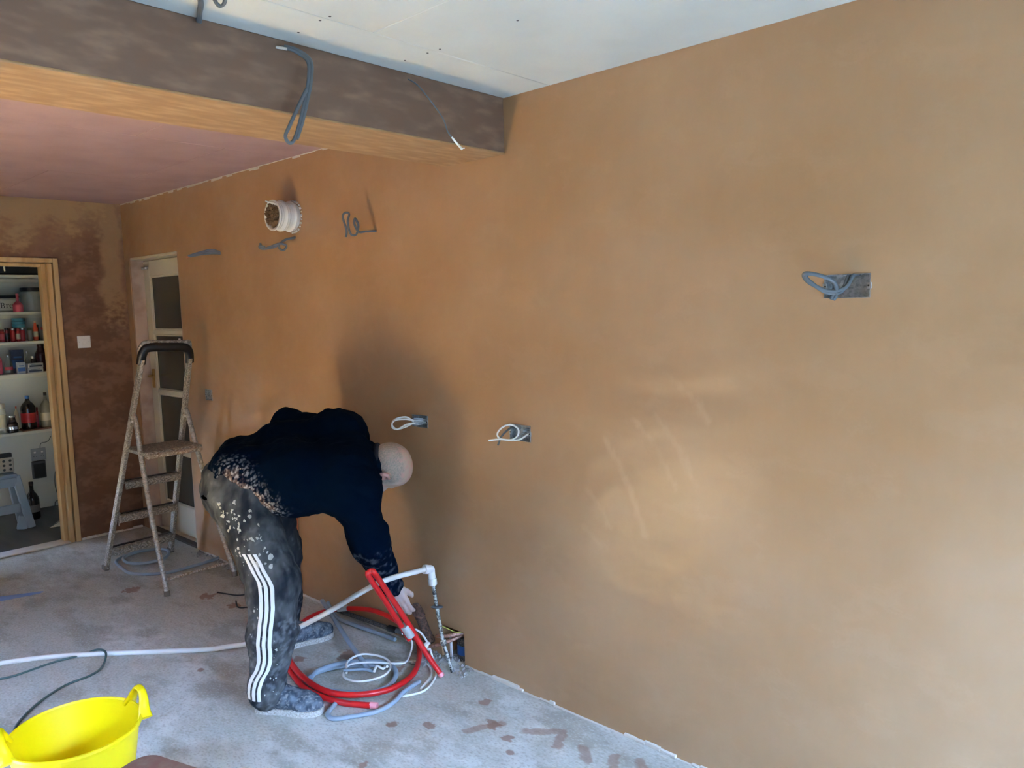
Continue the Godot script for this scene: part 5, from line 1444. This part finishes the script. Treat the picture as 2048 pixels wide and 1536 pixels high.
	# sweatshirt
	var top := [
		["c", rib0, 0.118, rib1, 0.138], ["c", rib1, 0.138, rib2, 0.132], ["c", back0, 0.098, back1, 0.112], ["c", back1, 0.112, back2, 0.112],
		["c", rib0, 0.118, back0, 0.098], ["c", rib1, 0.13, back1, 0.11], ["c", rib2, 0.12, back2, 0.11],
		["c", V(-0.565, 0.835, -2.908), 0.105, V(-0.590, 0.80, -2.905), 0.075],
		["c", col_a, 0.115, col_b, 0.082],
		["c", sh_r, 0.094, el_r, 0.076], ["c", el_r, 0.076, wr_r + V(-0.012, 0.02, 0), 0.053], ["c", rib2, 0.12, sh_r, 0.094],
		["c", sh_l, 0.088, el_l, 0.060], ["c", el_l, 0.060, wr_l, 0.048], ["c", back2, 0.11, sh_l, 0.088]]
	var wr_s := func(p: Vector3) -> float:
		return fold.get_noise_3d(p.x * 0.5 + p.y * 0.5, p.y * 0.5, p.z * 0.9) * 0.013 + (1.0 - absf(fold.get_noise_3d(p.x * 1.1 + 7.0, p.y * 0.9, p.z * 0.6)) * 4.0) * 0.003
	var s0 := V(-0.810, 0.949, -2.856)
	var s1 := V(-0.713, 0.826, -2.771)
	var crust := noise(220, 75.0, 2)
	var tint_s := func(p: Vector3, n: Vector3) -> Color:
		var c := Color(0.0022, 0.0052, 0.0145)
		var ba := s1 - s0
		var q := clampf((p - s0).dot(ba) / ba.length_squared(), 0.0, 1.0)
		var dd := (p - s0 - ba * q).length() + 0.02 * dust.get_noise_3dv(p)
		var v := crust.get_noise_3dv(p)
		if n.dot(out) > 0.0:
			c = c.lerp(Color(0.22, 0.24, 0.26), (1.0 - smoothstep(0.04, 0.11, dd)) * smoothstep(0.05, 0.4, v))
			c = c.lerp(Color(0.17, 0.115, 0.09), (1.0 - smoothstep(0.02, 0.05, dd)) * smoothstep(-0.25, 0.15, v + 0.1))
			c = c.lerp(Color(0.42, 0.38, 0.34), (1.0 - smoothstep(0.03, 0.06, dd)) * smoothstep(0.22, 0.34, v))
		if p.y < 0.62: c = c.lerp(Color(0.05, 0.06, 0.075), smoothstep(0.05, 0.5, dust.get_noise_3dv(p * 1.4)))
		return c
	mesh_node("sweatshirt", join_nets([net(top, 0.0068, 0.055, wr_s, tint_s)], at), M.cloth_s, t)
	# body: one continuous figure under the clothes, with head and hands on finer grids
	var body := []
	for p in leg: body.append(["c", p[1], p[2] * 0.72, p[3], p[4] * 0.72])
	for p in top: body.append(["c", p[1], p[2] * 0.78, p[3], p[4] * 0.72])
	body.append(["c", el_r, 0.046, wr_r, 0.029])
	body.append(["c", el_l, 0.044, wr_l, 0.029])
	body.append(["c", ank_r, 0.030, ank_r + V(0.06, -0.06, 0.08), 0.026])
	body.append(["c", ank_l, 0.030, ank_l + V(0.09, -0.05, 0.015), 0.026])
	var skin := Color(0.52, 0.375, 0.285)
	var tint_b := func(_p: Vector3, _n: Vector3) -> Color: return skin
	var list := [net(body, 0.014, 0.04, none, tint_b)]
	var hu := V(0.665, 0.10, 0.72).normalized()
	var fd := V(0.08, -1.0, 0.09) - out * 0.34
	var hf := (fd - hu * fd.dot(hu)).normalized()
	var hs := hu.cross(hf).normalized()
	if hs.dot(out) < 0.0: hs = -hs
	var hp := func(s: float, u: float, f: float) -> Vector3: return head + hs * s + hu * u + hf * f
	var eb := func(a: float, b: float, c: float) -> Basis: return Basis(hs * a, hu * b, hf * c)
	var hd := [
		["e", hp.call(0, 0.012, -0.010), eb.call(0.076, 0.094, 0.096)], ["e", hp.call(0, 0.03, 0.02), eb.call(0.070, 0.072, 0.076)],
		["e", hp.call(0, -0.032, 0.036), eb.call(0.060, 0.080, 0.058)],
		["c", hp.call(0.044, -0.068, 0.012), 0.030, hp.call(0.014, -0.108, 0.062), 0.022], ["c", hp.call(-0.044, -0.068, 0.012), 0.030, hp.call(-0.014, -0.108, 0.062), 0.022],
		["c", hp.call(-0.012, -0.108, 0.066), 0.021, hp.call(0.012, -0.108, 0.066), 0.021],
		["c", hp.call(-0.034, 0.004, 0.080), 0.012, hp.call(0.034, 0.004, 0.080), 0.012],
		["c", hp.call(0, -0.010, 0.090), 0.009, hp.call(0, -0.045, 0.112), 0.012], ["c", hp.call(-0.012, -0.050, 0.100), 0.009, hp.call(0.012, -0.050, 0.100), 0.009],
		["c", hp.call(-0.020, -0.078, 0.086), 0.008, hp.call(0.020, -0.078, 0.086), 0.008],
		["-", hp.call(0.031, -0.014, 0.096), eb.call(0.016, 0.011, 0.013)], ["-", hp.call(-0.031, -0.014, 0.096), eb.call(0.016, 0.011, 0.013)],
		["-", hp.call(0, -0.0705, 0.098), eb.call(0.024, 0.003, 0.010)],
		["c", hp.call(0, -0.05, -0.030), 0.062, col_b, 0.066]]
	for sd in [-1.0, 1.0]:
		var ear := [[0.078, -0.006, 0.016], [0.088, 0.012, 0.008], [0.097, 0.011, -0.010], [0.101, -0.006, -0.020], [0.098, -0.028, -0.018], [0.088, -0.046, -0.006], [0.078, -0.052, 0.006]]
		for e in ear.size() - 1:
			hd.append(["c", hp.call(ear[e][0] * sd, ear[e][1], ear[e][2]), 0.0052, hp.call(ear[e + 1][0] * sd, ear[e + 1][1], ear[e + 1][2]), 0.0052])
		hd.append(["c", hp.call(0.074 * sd, -0.006, 0.0), 0.008, hp.call(0.074 * sd, -0.040, 0.002), 0.007])
		hd.append(["c", hp.call(0.077 * sd, -0.018, 0.012), 0.005, hp.call(0.077 * sd, -0.030, 0.012), 0.005])
	var stub := noise(230, 160.0, 2)
	var blot := noise(231, 30.0, 3)
	var tint_h := func(p: Vector3, _n: Vector3) -> Color:
		var d := p - head
		var s := absf(d.dot(hs))
		var u := d.dot(hu)
		var f := d.dot(hf)
		var c := skin.lerp(Color(0.56, 0.33, 0.27), 0.8 * smoothstep(0.0, 0.5, blot.get_noise_3dv(p)))
		# cropped grey hair on the sides and back, bare on top
		var hair := smoothstep(0.088, 0.060, u + 0.35 * max(0.0, f) + 0.015 * blot.get_noise_3dv(p)) * smoothstep(0.062, 0.035, f) * smoothstep(-0.085, -0.055, u)
		if s > 0.076 and u < 0.018 and u > -0.06 and f > -0.03 and f < 0.024: hair = 0.0
		c = c.lerp(Color(0.235, 0.225, 0.185), hair * clampf(0.62 + 0.9 * stub.get_noise_3dv(p), 0.0, 1.0))
		var beard := smoothstep(-0.05, -0.075, u) * smoothstep(0.0, 0.02, f)
		c = c.lerp(Color(0.30, 0.25, 0.23), beard * 0.5)
		if s > 0.080 and u < 0.018 and u > -0.056: c = c.lerp(Color(0.60, 0.27, 0.25), 0.6)
		return c
	list.append(net(hd, 0.0036, 0.014, none, tint_h))
	var tint_d := func(p: Vector3, _n: Vector3) -> Color:
		return skin.lerp(Color(0.50, 0.42, 0.40), 0.5 + 0.6 * blot.get_noise_3dv(p))
	list.append(net(hand_prims(wr_r, V(0.085, -0.20, 0.0), V(0.73, 0.15, -0.68), V(0.68, 0.0, 0.73), 0.34), 0.003, 0.008, none, tint_d))
	list.append(net(hand_prims(wr_l, V(-0.15, -0.8, 0.2), V(-0.5, 0.0, 0.4), V(0.4, 0.0, 0.5), 0.25), 0.003, 0.008, none, tint_d))
	mesh_node("body", join_nets(list, at), M.skin, t)
	# collar rib
	var st2 := mb()
	var ring := []
	var ca := (col_b - col_a).normalized()
	var cx := ca.cross(Vector3.UP).normalized()
	var cy := cx.cross(ca)
	for i in 17: ring.append(col_b + ca * 0.012 + cx * cos(TAU * i / 16.0) * 0.080 + cy * sin(TAU * i / 16.0) * 0.080 - at)
	tube(st2, ring, 0.014, 8, 2); part("collar", st2, M.cloth_plain, t)
	# shoes
	shoe(t, at, V(-0.805, 0, -2.785), V(-0.645, 0, -2.555))
	shoe(t, at, V(-0.462, 0, -3.205), V(-0.196, 0, -3.150))

func shoe(t: Node3D, at: Vector3, heel: Vector3, toe: Vector3) -> void:
	var d := (toe - heel).normalized()
	var n := V(d.z, 0, -d.x)
	var ln := heel.distance_to(toe)
	var p := func(f: float, s: float, y: float) -> Vector3: return heel + d * (ln * f) + n * s + V(0, y, 0)
	var pr := [
		["c", p.call(0.14, 0, 0.055), 0.036, p.call(0.14, 0, 0.095), 0.041], ["c", p.call(0.14, 0, 0.05), 0.036, p.call(0.45, 0, 0.052), 0.040],
		["c", p.call(0.2, 0, 0.09), 0.042, p.call(0.5, 0, 0.062), 0.040], ["c", p.call(0.45, 0.004, 0.052), 0.040, p.call(0.72, 0.006, 0.042), 0.042],
		["c", p.call(0.72, 0.012, 0.040), 0.036, p.call(0.86, 0.004, 0.036), 0.034], ["c", p.call(0.72, -0.012, 0.040), 0.036, p.call(0.86, -0.004, 0.036), 0.034],
		["-", p.call(0.15, 0, 0.150), Basis(d * 0.05, Vector3.UP * 0.028, n * 0.032)]]
	var dn := noise(240, 26.0, 4)
	var sp := noise(241, 70.0, 2)
	var tint := func(q: Vector3, _n: Vector3) -> Color:
		var c := Color(0.050, 0.068, 0.090)
		c = c.lerp(Color(0.17, 0.21, 0.245), smoothstep(-0.4, 0.5, dn.get_noise_3dv(q)))
		c = c.lerp(Color(0.34, 0.35, 0.34), 0.7 * smoothstep(0.2, 0.55, sp.get_noise_3dv(q)))
		return c
	var wr := func(q: Vector3) -> float: return dn.get_noise_3dv(q) * 0.004
	var so := Node3D.new()
	so.name = "shoe"
	t.add_child(so, true)
	mesh_node("upper", join_nets([net(pr, 0.005, 0.02, wr, tint)], at), M.shoe, so)
	# sole: extruded footprint
	var outline := [[0.0, 0.0], [0.03, 0.030], [0.15, 0.040], [0.40, 0.037], [0.62, 0.047], [0.78, 0.050], [0.92, 0.040], [1.0, 0.016]]
	var pts := []
	for o in outline: pts.append(p.call(o[0] * 1.0 - 0.005, o[1], 0.0) - at)
	for k in range(outline.size() - 1, 0, -1): pts.append(p.call(outline[k][0] * 1.0 - 0.005, -outline[k][1], 0.0) - at)
	var sm := smooth_path(pts + [pts[0]], 3)
	var st := mb()
	var c := p.call(0.5, 0, 0.0) - at as Vector3
	for i in sm.size() - 1:
		st.set_smooth_group(0)
		quad(st, sm[i] + V(0, 0.001, 0), sm[i + 1] + V(0, 0.001, 0), sm[i + 1] + V(0, 0.024, 0) + (sm[i + 1] - c) * 0.02, sm[i] + V(0, 0.024, 0) + (sm[i] - c) * 0.02)
		st.set_smooth_group(-1)
		tri(st, c + V(0, 0.026, 0), sm[i] + V(0, 0.024, 0) + (sm[i] - c) * 0.02, sm[i + 1] + V(0, 0.024, 0) + (sm[i + 1] - c) * 0.02)
		tri(st, c + V(0, 0.001, 0), sm[i + 1] + V(0, 0.001, 0), sm[i] + V(0, 0.001, 0))
	part("sole", st, M.sole, so)
	st = mb()
	for k in 5:
		var f := 0.36 + 0.055 * k
		var y := 0.108 - 0.0055 * k
		tube(st, [p.call(f, -0.024, y - 0.012) - at, p.call(f + 0.02, 0.0, y + 0.002) - at, p.call(f + 0.04, 0.024, y - 0.014) - at], 0.003, 6, 3)
		tube(st, [p.call(f + 0.04, -0.024, y - 0.014) - at, p.call(f + 0.02, 0.0, y + 0.003) - at, p.call(f, 0.024, y - 0.012) - at], 0.003, 6, 3)
	part("laces", st, M.laces, so)
